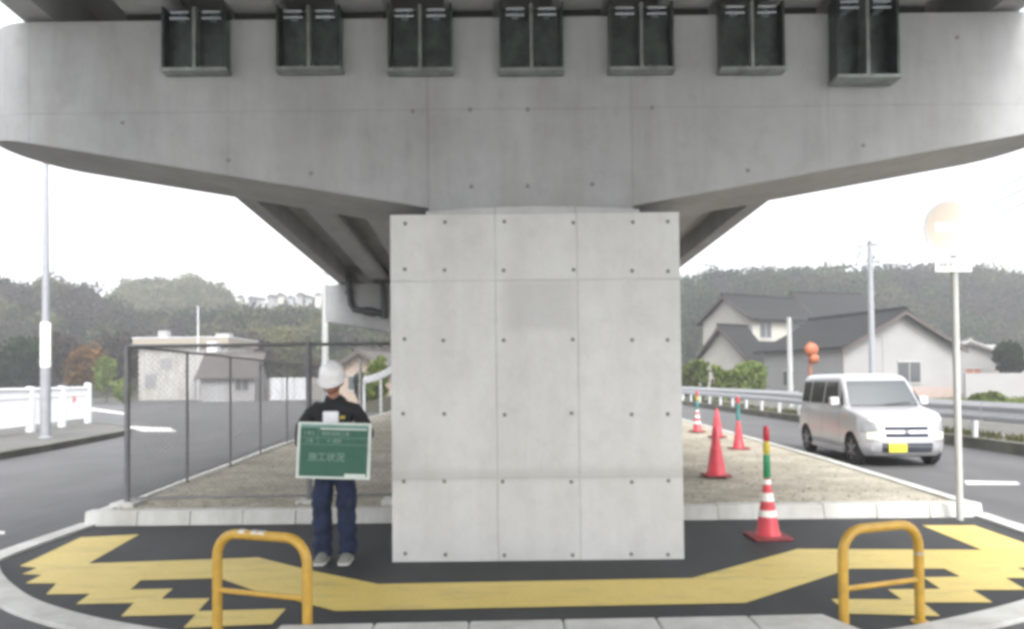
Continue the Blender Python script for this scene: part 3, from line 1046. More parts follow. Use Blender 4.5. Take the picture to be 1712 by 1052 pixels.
MB().lathe([(0.11, 0), (0.11, 0.01)], (p.x + 0.06, p.y - 0.06, 1.05), 20, axis='y').build('red_reflector', simple('faded_red', (.45, .22, .20), .5), rail)

lamp = empty('lamp_post', lp, 'tall grey steel street lamp post on the left pavement', 'lamp post')
MB().lathe([(0.17, 0), (0.17, 0.02), (0.13, 0.05), (0.125, 2.6), (0.10, 2.62), (0.055, 8.8)], lp, 20).build('shaft', M['pole'], lamp, smooth=True)
MB().tube([(lp.x, lp.y, 8.9), (lp.x + 0.3, lp.y, 9.2), (lp.x + 1.3, lp.y, 9.4)], 0.04, 10).build('arm', M['pole'], lamp, smooth=True)
MB().lathe([(0.02, 0), (0.16, -0.03), (0.2, -0.10), (0.15, -0.16)], (lp.x + 1.4, lp.y, 9.48), 18).build('lamp_head', M['pole'], lamp, smooth=True)
MB().lathe([(0.129, 1.9), (0.129, 3.1)], lp, 20).build('reflective_sleeve', M['reflective'], lamp, smooth=True)


# ------------------------------------------------------------------ poles and wires
def pole(name, px, py_top, Y, r, label, cat, arms=(), mat='pole', zb=0.0):
    t = W(px, py_top, Y)
    root = empty(name, (t.x, Y, zb), label, cat)
    MB().lathe([(r * 1.15, 0), (r * 1.1, 0.1), (r * 0.75, t.z - zb)], (t.x, Y, zb), 14).build('shaft', M[mat], root, smooth=True)
    for dz, w in arms:
        MB().box(t.x - w / 2, t.x + w / 2, Y - .04, Y + .04, t.z - dz - .04, t.z - dz + .04).build('crossarm', M[mat], root)
        for s in (-.9, -.45, .45, .9):
            MB().lathe([(0.035, 0.041), (0.05, 0.07), (0.03, 0.12), (0.045, 0.15)], (t.x + s * w / 2, Y, t.z - dz), 10).build('insulator', M['white'], root, smooth=True)
    return t


t1 = pole('utility_pole', 1454, 402, 40, 0.16, 'tall thin grey utility pole with wires in front of the big gabled shed', 'utility pole', ((0.3, 1.6),))
t2 = pole('utility_pole', 543, 455, 34, 0.16, 'pale utility pole beside the far pier cap', 'utility pole', (), 'offwhite')
pole('sign_pole', 1319, 531, 34, 0.13, 'short white pole in front of the grey shed side', 'pole', (), 'offwhite')
pole('sign_pole', 602, 600, 24, 0.065, 'thin light post just behind the worker', 'pole', (), 'offwhite', 0)
pole('flood_lamp_pole', 331, 512, 66, 0.08, 'thin white pole rising behind the white flat-roofed building', 'pole', (), 'white')
for i, (yo, zo) in enumerate(((289, 0.0), (314, -0.5), (262, 0.4))):
    e = W(1760, yo, 17)
    a = Vector((t1.x + (-0.6, 0.6, 0)[i], 40, t1.z - (0.15, 0.15, 0.0)[i]))
    pts = []
    for k in range(13):
        t = k / 12
        p = a.lerp(e, t); p.z -= 0.5 * 4 * t * (1 - t)
        pts.append(p)
    for k in range(1, 5):
        pts.append(e + (e - a).normalized() * k * 3)
    o = MB().tube(pts, 0.020, 5).build('power_line', M['pipe'], base=a)
    tag(o, ['power line running up right from the left end of the crossarm', 'lower power line passing just above the round sign', 'highest power line leaving the pole tip'][i], 'power line')
for i in range(2):
    a = Vector((t1.x + (-.6, .6)[i], 40, t1.z - .15)); e = Vector((t1.x - 45, 110, t1.z + 1))
    e.x += i * 2
    pts = []
    for k in range(13):
        t = k / 12
        p = a.lerp(e, t); p.z -= 1.2 * 4 * t * (1 - t); pts.append(p)
    o = MB().tube(pts, 0.024, 5).build('power_line', M['pipe'], base=a)
    tag(o, ['left of the two wires running away behind the pier', 'right of the two wires running away behind the pier'][i], 'power line')

# traffic mirror (orange backs)
mp = W(1355, 655, 27.5)
mir = empty('traffic_mirror', (mp.x, 27.5, 0.2), 'orange double traffic mirror on a brown post behind the guardrail', 'traffic mirror')
MB().tube([(mp.x, 27.5, 0.15), (mp.x, 27.5, 2.85)], 0.06, 12).build('post', M['post_brown'], mir, smooth=True)
for px, py, r in ((1357, 585, 0.26), (1361, 600, 0.19)):
    c = W(px, py, 27.35)
    MB().lathe([(r * .2, -.10), (r * .7, -.07), (r * .97, 0), (r, .03), (r * .96, .05)], c, 26, axis='y').build('mirror_shell', M['mirror_orange'], mir, smooth=True)
    MB().box(c.x - .03, mp.x + .03, 27.41, 27.48, c.z - .02, c.z + .02).build('bracket', M['post_brown'], mir)


# ------------------------------------------------------------------ van (local: front at -y, origin under the middle)
def make_van():
    root = empty('parked_van', (0, 0, 0), 'small boxy silver-white van with yellow number plate driving up the right road', 'van')
    root.name = 'small_van'
    paint = simple('van_paint', (0.57, 0.57, 0.585), 0.34, 0.5, 0.02, coat=0.4)
    glass = simple('van_glass', (0.02, 0.03, 0.033), 0.03, vary=0.05, coat=1.0)
    glass.node_tree.nodes['Principled BSDF'].inputs['IOR'].default_value = 1.8
    dglass = simple('van_side_glass', (0.018, 0.018, 0.02), 0.08, vary=0.05)
    black = simple('van_black', (0.02, 0.02, 0.022), 0.5)
    dark = simple('van_grille', (0.025, 0.032, 0.05), 0.6, spec=0.2)
    tyre = simple('van_tyre', (0.018, 0.018, 0.018), 0.8)
    rim = simple('van_rim', (0.30, 0.31, 0.32), 0.35, 0.7)
    lens = simple('van_headlamp', (0.26, 0.27, 0.28), 0.08, vary=0.05, coat=1.0)
    lensw = simple('van_lamp_glow', (0.90, 0.84, 0.66), 0.15, vary=0.04)  # lower lamp's brightness is put into this pale colour; it emits nothing
    amber = simple('van_amber', (0.75, 0.35, 0.05), 0.3)
    plate = simple('van_plate', (0.72, 0.62, 0.04), 0.5, vary=0.03)
    # layers: z, front y, rear y, half width, corner radius front
    lay = [(0.20, -1.60, 1.58, 0.66, 0.26), (0.26, -1.66, 1.64, 0.70, 0.28), (0.36, -1.70, 1.67, 0.725, 0.30), (0.50, -1.695, 1.69, 0.735, 0.30), (0.62, -1.67, 1.69, 0.7375, 0.29), (0.74, -1.64, 1.69, 0.735, 0.27),
           (0.84, -1.60, 1.685, 0.73, 0.25), (0.90, -1.54, 1.68, 0.725, 0.24), (0.945, -1.42, 1.675, 0.715, 0.22), (0.985, -1.15, 1.67, 0.705, 0.18), (1.015, -0.93, 1.665, 0.700, 0.14), (1.03, -0.86, 1.66, 0.697, 0.12),
           (1.15, -0.765, 1.65, 0.680, 0.11), (1.30, -0.645, 1.635, 0.655, 0.10), (1.45, -0.525, 1.615, 0.63, 0.10), (1.53, -0.45, 1.60, 0.612, 0.10), (1.585, -0.36, 1.57, 0.585, 0.12), (1.615, -0.22, 1.50, 0.53, 0.16), (1.63, 0.0, 1.35, 0.42, 0.2), (1.635, 0.3, 1.1, 0.2, 0.1)]
    K = 7

    def ring(l):
        z, yf, yr, w, rf = l
        rr = min(0.12, rf)
        P = []
        # start at front centre going to +x, then back, then -x
        for cx, cy, rad, a0 in ((w - rf, yf + rf, rf, -90), (w - rr, yr - rr, rr, 0), (-w + rr, yr - rr, rr, 90), (-w + rf, yf + rf, rf, 180)):
            for k in range(K):
                a = R(a0 + 90 * k / (K - 1))
                P.append((cx + rad * math.cos(a), cy + rad * math.sin(a), z))
        for k in range(1, 8):
            P.append((-(w - rf) + 2 * (w - rf) * k / 8, yf, z))
        # bulge the front in plan
        return [(x, y - (0.05 * (1 - (x / w) ** 2) if y < yf + rf + .001 else 0), zz) for x, y, zz in P]
    m = MB()
    rings = [ring(l) for l in lay]
    n = len(rings[0])
    for rg in rings: m.v += rg
    for i in range(len(rings) - 1):
        for k in range(n):
            k2 = (k + 1) % n
            m.f.append((i * n + k, i * n + k2, (i + 1) * n + k2, (i + 1) * n + k)); m.m.append(0)
    m.f.append(tuple(range(n))[::-1]); m.m.append(0)
    m.f.append(tuple((len(rings) - 1) * n + k for k in range(n))); m.m.append(0)
    body = m.build('body', paint, root, smooth=True)
    body.data.materials.append(black)
    WX, WF, WR, WRAD = 0.735, -1.16, 1.20, 0.275
    for yy in (WF, WR):
        for s in (-1, 1):
            cm = MB().lathe([(0.325, -0.16), (0.325, 0.2)], (s * 0.68, yy, 0.28), 32, axis='x')
            cut = cm.build('cutter', black, None, base=(0, 0, 0))
            bo = body.modifiers.new('arch', 'BOOLEAN'); bo.operation = 'DIFFERENCE'; bo.object = cut; bo.solver = 'EXACT'
    dg = bpy.context.evaluated_depsgraph_get()
    new = bpy.data.meshes.new_from_object(body.evaluated_get(dg))
    body.modifiers.clear(); body.data = new
    for c in [x for x in bpy.data.objects if x.name.startswith('cutter')]: bpy.data.objects.remove(c)

    def lerp_lay(z):
        for a, b in zip(lay[:-1], lay[1:]):
            if a[0] <= z <= b[0]:
                t = (z - a[0]) / (b[0] - a[0])
                return [a[i] + (b[i] - a[i]) * t for i in range(5)]
        return lay[-1]

    def front_pt(x, z, off=0.006):
        _, yf, yr, w, rf = lerp_lay(z)
        y = yf - 0.05 * (1 - (x / w) ** 2)
        ax = abs(x)
        if ax > w - rf:
            dx = ax - (w - rf)
            y = yf + rf - math.sqrt(max(rf * rf - dx * dx, 0)) - 0.05 * (1 - (x / w) ** 2)
        return (x, y - off, z)

    def side_pt(s, y, z, off=0.006):
        _, yf, yr, w, rf = lerp_lay(z)
        return (s * (w + off), y, z)

    def grid(fn, us, vs):
        g = MB()
        for v in vs:
            for u in us: g.v.append(fn(u, v))
        nu = len(us)
        for j in range(len(vs) - 1):
            for i in range(nu - 1):
                a = j * nu + i
                g.f.append((a, a + 1, a + nu + 1, a + nu)); g.m.append(0)
        return g
    # windscreen
    zs = np.linspace(1.045, 1.505, 7)
    g = grid(lambda u, z: front_pt(u * (lerp_lay(z)[3] - 0.075), z, 0.007), np.linspace(-1, 1, 15), zs)
    g.build('windscreen', glass, root, smooth=True, fix=False)
    g = grid(lambda u, z: front_pt(u * (lerp_lay(z)[3] - 0.095), z, 0.011), np.linspace(-1, 1, 13), [1.035, 1.06])
    g.build('wiper_cowl', black, root, fix=False)
    # side windows
    for s in (-1, 1):
        for ya, yb, yt in ((-0.55, 0.22, -0.33), (0.30, 0.98, 0.30), (1.06, 1.50, 1.06)):
            def fn(u, z):
                t = (z - 1.06) / 0.42
                y0_ = ya + (yt - ya) * t
                return side_pt(s, y0_ + (yb - y0_) * u, z, 0.004)
            grid(fn, np.linspace(0, 1, 4), np.linspace(1.06, 1.48, 5)).build('side_window', dglass, root, fix=False)
        def tri(u, z):
            t = (z - 1.06) / 0.30
            return side_pt(s, -0.80 + 0.22 * t + u * 0.19 * (1 - t), z, 0.004)
        grid(tri, [0, 1], [1.06, 1.34]).build('quarter_window', dglass, root, fix=False)
        # door lines
        g = MB()
        for yy in (-0.62, 0.26, 1.02):
            zz = np.linspace(0.32, 1.02, 8)
            for a, b in zip(zz[:-1], zz[1:]):
                g.add([side_pt(s, yy - .004, a, .002), side_pt(s, yy + .004, a, .002), side_pt(s, yy + .004, b, .002), side_pt(s, yy - .004, b, .002)], [(0, 1, 2, 3)])
        g.build('door_gap', black, root, fix=False)
        for yy in (0.12, 0.88):
            q = side_pt(s, yy, 0.86, 0.012)
            MB().box(min(q[0], q[0] - s * .02), max(q[0], q[0] - s * .02), yy - .08, yy + .08, .845, .875).build('door_handle', paint, root, bevel=.006)
        q = side_pt(s, -0.93, 0.86, 0.0)
        MB().box(min(q[0] - s * .01, q[0] + s * .012), max(q[0] - s * .01, q[0] + s * .012), -0.96, -0.90, .84, .88).build('side_indicator', amber, root, bevel=.004)
        # sill
        MB().box(*(sorted((s * .69, s * .735))), -0.80, 0.86, 0.185, 0.26).build('sill', paint, root, bevel=.01)
        # mirror
        mm = MB(); q = side_pt(s, -0.60, 1.10, 0)
        mm.box(q[0] - .01 if s > 0 else q[0] - .05, q[0] + .05 if s > 0 else q[0] + .01, -.61, -.57, 1.08, 1.11)
        mm.box(*sorted((q[0] + s * .04, q[0] + s * .20)), -.66, -.55, 1.05, 1.20)
        mm.build('wing_mirror', M['white'], root, bevel=.025)
        # head lamp (upper lamp and lower lamp)
        us = np.linspace(0.43, 0.71, 8)
        def hl(u, v):
            zc = 0.60 + (0.19 + 0.02 * u) * v
            return front_pt(s * min(u, lerp_lay(zc)[3] - 0.012), zc, 0.010)
        grid(hl, us, np.linspace(0, 1, 5)).build('headlight', lens, root, smooth=True, fix=False)
        def hl2(u, v): return front_pt(s * u, 0.50 + .11 * v, 0.016)
        grid(hl2, np.linspace(0.46, 0.64, 6), np.linspace(0, 1, 3)).build('lamp_glow', lensw, root, smooth=True, fix=False)
        # wheels
        for yy in (WF, WR):
            cx = s * 0.645
            t = MB().lathe([(0.19, -.075), (0.255, -.08), (WRAD, -.055), (WRAD, .055), (0.255, .08), (0.19, .075)], (cx, yy, 0.277), 32, axis='x')
            wh = t.build('wheel', tyre, root, smooth=True)
            rm = MB(); xo = cx + s * .062
            rm.lathe([(0.188, -.01), (0.188, .01)], (xo, yy, .277), 28, axis='x')
            rm.build('rim', simple('rim_well', (0.06, 0.06, 0.06), 0.6), wh)
            sp_ = MB()
            for k in range(6):
                a = k * math.pi / 3
                Mx = Matrix.Translation((xo + s * .013, yy, .277)) @ Matrix.Rotation(a, 4, 'X')
                sp_.box(-.008, .008, -.022, .022, 0, .18, M=Mx)
            sp_.lathe([(0.05, -.012), (0.045, .016)], (xo + s * .012, yy, .277), 16, axis='x')
            sp_.build('spokes', rim, wh)
    # front grille slots
    for z0, z1, w_ in ((0.645, 0.715, 0.37), (0.525, 0.595, 0.36)):
        grid(lambda x, z: front_pt(x, z, .007), np.linspace(-w_, w_, 15), [z0, (z0 + z1) / 2, z1]).build('grille_slot', dark, root, fix=False)
    grid(lambda x, z: front_pt(x, z, .007), np.linspace(-.42, .42, 17), np.linspace(0.27, 0.425, 4)).build('lower_grille', dark, root, fix=False)
    for z in (0.32, 0.37):
        grid(lambda x, zz: front_pt(x, zz, .012), np.linspace(-.41, .41, 15), [z - .007, z + .007]).build('grille_bar', rim, root, fix=False)
    q = front_pt(-.18, .35, .03)
    MB().box(-.33, -.03, q[1] - .012, q[1] + .02, .275, .42).build('number_plate', plate, root, bevel=.004)
    g = MB()
    for a, b in ((-.66, .66),):
        us_ = np.linspace(a, b, 23)
        for u0, u1 in zip(us_[:-1], us_[1:]):
            g.add([front_pt(u0, .452, .002), front_pt(u1, .452, .002), front_pt(u1, .458, .002), front_pt(u0, .458, .002)], [(0, 1, 2, 3)])
    g.build('bumper_gap', black, root, fix=False)
    MB().lathe([(0.035, 0), (0.035, .006)], (0, front_pt(0, .62, .012)[1], .62), 18, axis='y').build('badge', rim, root)
    for s in (-1, 1):
        q2 = front_pt(s * .56, .34, .006)
        MB().lathe([(0.045, 0), (0.045, .006)], (q2[0], q2[1] - .004, .34), 18, axis='y').build('fog_lamp', lens, root)
        w0_ = front_pt(s * .05, 1.06, .02); w1_ = front_pt(s * .05 + .42, 1.10, .02)
        MB().tube([w0_, w1_], .007, 6).build('wiper', black, root)
    grid(lambda x, z: front_pt(x, z, .008), np.linspace(-.60, .60, 21), [0.225, 0.25]).build('bumper_lip', paint, root, fix=False)
    m = MB().box(-.60, .60, -1.5, 1.5, .17, .21); m.build('underbody', black, root)
    return root


van = make_van()
pw1 = G(1427, 780, 0); pw2 = G(1353, 758, 0); pw3 = G(1558, 781, 0)
van.location = (6.87, 14.6, 0)
van.rotation_euler = (0, 0, R(-3))


# ------------------------------------------------------------------ worker
def skin_obj(name, joints, edges, mat, parent, root_i=0, sub=2):
    """joints: (x,y,z,rx[,ry])"""
    me = bpy.data.meshes.new(name)
    org = origin_of(parent)
    me.from_pydata([tuple(Vector(j[:3])) for j in joints], edges, [])
    me.materials.append(mat)
    o = bpy.data.objects.new(name, me); col.objects.link(o); o.parent = parent
    sk = o.modifiers.new('skin', 'SKIN'); sk.use_smooth_shade = True; sk.branch_smoothing = 0.6
    for i, j in enumerate(joints):
        sv = me.skin_vertices[0].data[i]
        sv.radius = (j[3], j[4] if len(j) > 4 else j[3])
        sv.use_root = (i == root_i)
    ss = o.modifiers.new('sub', 'SUBSURF'); ss.levels = sub; ss.render_levels = sub
    return o


def make_worker():
    fp = G(557, 941, 0.012)
    root = empty('person', (-1.575, 6.62, 0.012), 'worker in white helmet, black jacket and blue jeans holding up a green board', 'person')
    skin = simple('skin', (0.42, 0.20, 0.14), 0.55, vary=0.05)
    black = simple('jacket', (0.012, 0.012, 0.015), 0.85, vary=0.3, scale=12)
    denim = simple('denim', (0.010, 0.018, 0.050), 0.9, vary=0.45, scale=9)
    grey = simple('trainer', (0.20, 0.20, 0.18), 0.7, vary=0.3, scale=25)
    sole = simple('sole', (0.5, 0.5, 0.47), 0.7)
    hairm = simple('hair', (0.012, 0.010, 0.009), 0.7)
    helm = simple('helmet_shell', (0.74, 0.73, 0.74), 0.22, vary=0.03, coat=0.5)
    patchm = simple('white_patch', (0.80, 0.80, 0.84), 0.6, vary=0.03)
    gold = simple('gold_print', (0.45, 0.36, 0.05), 0.5)
    # one continuous body, bowed head; facing -y
    J = [(0, 0, 0.90, 0.13, 0.095), (0, -0.0, 1.08, 0.12, 0.085), (0, 0.005, 1.28, 0.145, 0.095), (0, 0.0, 1.40, 0.075, 0.07), (0, -0.03, 1.47, 0.052), (0, -0.06, 1.53, 0.06), (0, -0.075, 1.60, 0.078, 0.09), (0, -0.06, 1.66, 0.07, 0.08)]
    E = [(0, 1), (1, 2), (2, 3), (3, 4), (4, 5), (5, 6), (6, 7)]

    def add(par, *js):
        for j in js:
            J.append(j); E.append((par, len(J) - 1)); par = len(J) - 1
        return par
    for s in (-1, 1):
        add(2, (s * .16, 0.01, 1.355, .048), (s * .235, 0.0, 1.24, .038), (s * .275, -0.01, 1.11, .032), (s * .24, -.14, 1.035, .028), (s * .17, -.245, 0.985, .026), (s * .155, -.262, 0.945, .030, .016))
        add(0, (s * .085, 0, .82, .085), (s * .095, -.005, .50, .055), (s * .097, .01, .28, .048), (s * .10, .03, .09, .036), (s * .105, -.05, .045, .035), (s * .108, -.13, .035, .03))
    skin_obj('body', J, E, skin, root)
    # hands: fingers on the back of the board
    for s in (-1, 1):
        hj = [(s * .163, -.252, .965, .026, .014), (s * .155, -.262, .925, .032, .013)]
        he = [(0, 1)]
        for k, (dx, ln) in enumerate(((-.026, .060), (-.009, .070), (.009, .065), (.026, .050))):
            b = len(hj)
            x = s * .155 + dx
            hj += [(x, -.264, .91, .0095), (x * 1.0 + dx * .2, -.267, .91 - ln * .5, .009), (x + dx * .3, -.262, .91 - ln, .0075)]
            he += [(1, b), (b, b + 1), (b + 1, b + 2)]
        b = len(hj)
        hj += [(s * .125, -.262, .955, .011), (s * .10, -.266, .935, .010), (s * .085, -.268, .915, .008)]
        he += [(0, b), (b, b + 1), (b + 1, b + 2)]
        skin_obj('hand', hj, he, skin, root, 0, 1)
    # jacket
    J = [(0, 0, 0.86, .185, .135), (0, 0, 1.0, .18, .13), (0, 0, 1.15, .18, .125), (0, .005, 1.28, .195, .13), (0, 0.0, 1.38, .12, .10), (0, -.015, 1.44, .072, .07), (0, -.025, 1.475, .066, .064)]
    E = [(i, i + 1) for i in range(6)]
    for s in (-1, 1):
        add(3, (s * .165, 0.01, 1.355, .092), (s * .240, 0.005, 1.25, .080), (s * .292, -.01, 1.11, .072), (s * .245, -.14, 1.04, .054), (s * .185, -.215, 1.00, .045))
    jc = skin_obj('jacket', J, E, black, root, 0, 3)
    # trousers
    J = [(0, 0, .93, .16, .115), (0, 0, .84, .175, .125)]
    E = [(0, 1)]
    for s in (-1, 1):
        add(1, (s * .10, 0, .74, .120, .12), (s * .108, -.01, .60, .098, .10), (s * .110, -.02, .46, .086, .092), (s * .108, -.005, .30, .082, .086), (s * .108, .01, .17, .080, .084), (s * .108, .01, .085, .078, .082), (s * .108, .0, .052, .072, .078))
    tr = skin_obj('trousers', J, E, denim, root, 0, 3)
    dt = bpy.data.textures.new('folds', 'CLOUDS'); dt.noise_scale = 0.075
    dm = tr.modifiers.new('folds', 'DISPLACE'); dm.texture = dt; dm.strength = 0.05; dm.mid_level = 0.5; dm.texture_coords = 'GLOBAL'
    dm2 = jc.modifiers.new('folds', 'DISPLACE'); dm2.texture = dt; dm2.strength = 0.03; dm2.mid_level = 0.4; dm2.texture_coords = 'GLOBAL'
    # shoes
    for s in (-1, 1):
        sh = MB()
        secs = [(.075, .030, .030), (.06, .042, .070), (.02, .044, .085), (-.04, .045, .075), (-.09, .050, .055), (-.14, .048, .042), (-.175, .035, .030)]
        n = 10
        for y, w, h in secs:
            for k in range(n):
                a = math.pi * k / (n - 1)
                sh.v.append((s * .105 + w * math.cos(a), y, 0.022 + (h) * (math.sin(a) ** 0.7)))
        for i in range(len(secs) - 1):
            for k in range(n - 1):
                a = i * n + k
                sh.f.append((a, a + 1, a + n + 1, a + n)); sh.m.append(0)
        sh.f.append(tuple(range(n))); sh.m.append(0)
        sh.f.append(tuple((len(secs) - 1) * n + k for k in range(n))); sh.m.append(0)
        me_o = MB(); me_o.v, me_o.f, me_o.m = [(v[0] - 0, v[1], v[2]) for v in sh.v], sh.f, sh.m
        me_o.v = [tuple(Vector(v) + root.location) for v in me_o.v]
        so = me_o.build('shoe', grey, root, smooth=True)
        pts = [(s * .105 + w * 1.08 * q, y) for q, lst in ((1, secs), (-1, secs[::-1])) for y, w, h in lst]
        MB().prism([(a + root.location.x, b + root.location.y) for a, b in pts], root.location.z + 0.001, root.location.z + 0.026).build('sole', sole, so)
    # head features
    RL = root.location

    def A(x, y, z): return (RL.x + x, RL.y + y, RL.z + z)
    face = MB()
    # nose, brow, chin as a small continuous relief is grown from the body; add nose, eyes, mouth, ears
    face = MB().lathe([(0.012, 0), (0.017, .015), (0.010, .04), (0.004, .05)], A(0, -.170, 1.535), 10)
    face.build('nose', skin, root, smooth=True)
    for s in (-1, 1):
        MB().lathe([(0.004, -.012), (0.012, -.006), (0.014, 0), (0.012, .006), (0.004, .012)], A(s * .033, -.155, 1.575), 12, axis='x').build('eye', hairm, root, smooth=True)
        MB().lathe([(0.010, -.008), (0.024, -.004), (0.026, .006), (0.012, .012)], A(s * .083, -.055, 1.575), 14, axis='x').build('ear', skin, root, smooth=True)
    MB().box(*[v for v in (RL.x - .022, RL.x + .022, RL.y - .150, RL.y - .142, RL.z + 1.505, RL.z + 1.512)]).build('mouth', simple('lips', (0.30, 0.09, 0.07), .5), root)
    # hair at the sides and nape
    hr = MB().lathe([(0.088, -.05), (0.094, 0), (0.096, .05), (0.08, .08)], A(0, -.052, 1.60), 20)
    hr.v = [(v[0], RL.y - .045 + (v[1] - (RL.y - .052)) * (1.0 if v[1] > RL.y - .09 else .75), v[2]) for v in hr.v]
    hr.build('hair', hairm, root, smooth=True)
    # helmet: dome with peak, tipped forward
    T = Matrix.Translation(A(0, -.075, 1.615)) @ Matrix.Rotation(R(24), 4, 'X')
    hm = MB()
    seg = 32; prof = [(1.08, -.012), (1.06, -.006), (1.0, 0), (0.99, .03), (.95, .065), (.84, .10), (.64, .13), (.38, .148), (.12, .155)]
    for rr, h in prof:
        for k in range(seg):
            a = 2 * math.pi * k / seg
            rx = .112 * rr; ry = .138 * rr
            x = rx * math.cos(a); y = ry * math.sin(a)
            if h <= 0 and math.sin(a) < 0:
                y -= .045 * (-math.sin(a)) ** 1.5 * (1.0 if h < 0 else .2)
            ridge = .006 if abs(x) < .03 and h > .05 else 0
            hm.v.append(tuple(T @ Vector((x, y, h + ridge))))
    for i in range(len(prof) - 1):
        for k in range(seg):
            k2 = (k + 1) % seg
            hm.f.append((i * seg + k, i * seg + k2, (i + 1) * seg + k2, (i + 1) * seg + k)); hm.m.append(0)
    hm.f.append(tuple((len(prof) - 1) * seg + k for k in range(seg))); hm.m.append(0)
    hm.f.append(tuple(range(seg))[::-1]); hm.m.append(0)
    hm.build('helmet', helm, root, smooth=True)
    MB().tube([A(-.082, -.06, 1.58), A(-.062, -.115, 1.51), A(-.0, -.135, 1.478), A(.062, -.115, 1.51), A(.082, -.06, 1.58)], .006, 6).build('chin_strap', hairm, root, smooth=True)
    # chest patch and gold mark
    MB().box(RL.x - .065, RL.x + .070, RL.y - .160, RL.y - .128, RL.z + 1.225, RL.z + 1.325).build('chest_patch', patchm, root, bevel=.012)
    MB().box(RL.x + .082, RL.x + .125, RL.y - .150, RL.y - .125, RL.z + 1.258, RL.z + 1.285).build('gold_mark', gold, root, bevel=.004)
    return root


worker = make_worker()

# board held in front of him
bc = W(558, 754, 6.32)
board = empty('sign_board', (bc.x, bc.y, bc.z), 'green site blackboard in a pale frame held by the worker', 'board')
board.name = 'site_board'
bgreen = simple('board_green', (0.012, 0.088, 0.056), 0.5, vary=0.1, scale=12)
btop = simple('board_header', (0.13, 0.25, 0.22), 0.5)
bfr = simple('board_frame', (0.55, 0.60, 0.57), 0.4)
chalk = simple('chalk', (0.22, 0.34, 0.28), 0.8)
chalkw = simple('chalk_white', (0.60, 0.66, 0.62), 0.8)
bw, bh = 0.312, 0.236
X, Yb, Z = board.location
MB().box(X - bw + .018, X + bw - .018, Yb, Yb + .012, Z - bh + .018, Z + bh - .018).build('green_panel', bgreen, board)
fr2 = MB()
fr2.box(X - bw, X - bw + .022, Yb - .006, Yb + .018, Z - bh, Z + bh).box(X + bw - .022, X + bw, Yb - .006, Yb + .018, Z - bh, Z + bh)
fr2.box(X - bw + .022, X + bw - .022, Yb - .005, Yb + .017, Z - bh, Z - bh + .018).box(X - bw + .022, X + bw - .022, Yb - .005, Yb + .017, Z + bh - .018, Z + bh)
fr2.build('frame', bfr, board)
MB().box(X - bw + .022, X + bw - .022, Yb - .0025, Yb - .0005, Z + bh - .046, Z + bh - .018).build('header_strip', btop, board)
MB().box(X - .12, X + bw - .035, Yb - .005, Yb - .003, Z + bh - .060, Z + bh - .049).build('caption_line', chalkw, board)
MB().box(X + .10, X + bw - .035, Yb - .0045, Yb - .0025, Z - bh + .019, Z - bh + .044).build('name_strip', chalkw, board)
ln = MB()
ln.box(X - bw + .022, X + bw - .022, Yb - .0022, Yb - .0005, Z + .048, Z + .051)
ln.box(X - .142, X - .139, Yb - .0022, Yb - .0005, Z + .051, Z + bh - .047)
ln.box(X - bw + .022, X + bw - .022, Yb - .0022, Yb - .0005, Z + .105, Z + .108)
ln.build('ruled_lines', chalk, board)
for s_, x_, z_, sz in (('工事名', -.215, .142, .034), ('工種', -.215, .078, .036), ('橋脚補強工事', .01, .140, .040), ('P1 橋脚', .0, .078, .036)):
    text('lettering', s_, chalk, board, (X + x_, Yb - .003, Z + z_), sz, extrude=.0004)
text('lettering', '施工状況', chalk, board, (X - .06, Yb - .003, Z - .06), .078, extrude=.0004)
board.rotation_euler = (R(-4), R(1.8), R(-2))


# ------------------------------------------------------------------ vegetation
def leaf_quads(P, size, jit=0.45, up=0.0, rg=rng):
    """many small leaf-cluster quads centred at P"""
    n = len(P)
    a = rg.normal(size=(n, 3)); a /= np.linalg.norm(a, axis=1)[:, None]
    b = rg.normal(size=(n, 3)); b -= (b * a).sum(1)[:, None] * a; b /= np.linalg.norm(b, axis=1)[:, None]
    s = size * (1 - jit + 2 * jit * rg.random(n))[:, None]
    V = np.stack([P - a * s - b * s * .6, P + a * s - b * s * .7, P + a * s * .8 + b * s * .7, P - a * s * .7 + b * s * .6], axis=1)
    return V.reshape(-1, 3)


def crown_points(c, rad, n, rg=rng, lumps=7):
    """points through lumpy crown volume, denser near the surface of each lump"""
    c = np.array(c); rad = np.array(rad)
    L = rg.normal(size=(lumps, 3)); L /= np.linalg.norm(L, axis=1)[:, None]
    L = L * rad * 0.55 * (0.5 + 0.6 * rg.random((lumps, 1)))
    L[0] = 0
    ls = 0.42 + 0.28 * rg.random(lumps)
    ls[0] = 0.72
    k = rg.integers(0, lumps, n)
    d = rg.normal(size=(n, 3)); d /= np.linalg.norm(d, axis=1)[:, None]
    r = (0.55 + 0.5 * rg.random(n))[:, None]
    return c + L[k] + d * r * rad * ls[k][:, None]


def quads_mesh(name, V, mats, midx=None, parent=None, base=None):
    n = len(V) // 4
    org = origin_of(parent) if parent else Vector(base or (0, 0, 0))
    V = V - np.array(org)
    me = bpy.data.meshes.new(name)
    me.vertices.add(len(V)); me.vertices.foreach_set('co', V.ravel())
    me.loops.add(4 * n); me.loops.foreach_set('vertex_index', np.arange(4 * n, dtype=np.int32))
    me.polygons.add(n); me.polygons.foreach_set('loop_start', np.arange(0, 4 * n, 4, dtype=np.int32))
    for m in mats: me.materials.append(m)
    if midx is not None: me.polygons.foreach_set('material_index', midx.astype(np.int32))
    me.update(); me.validate()
    o = bpy.data.objects.new(name, me); col.objects.link(o)
    if parent: o.parent = parent
    else: o.location = org
    return o


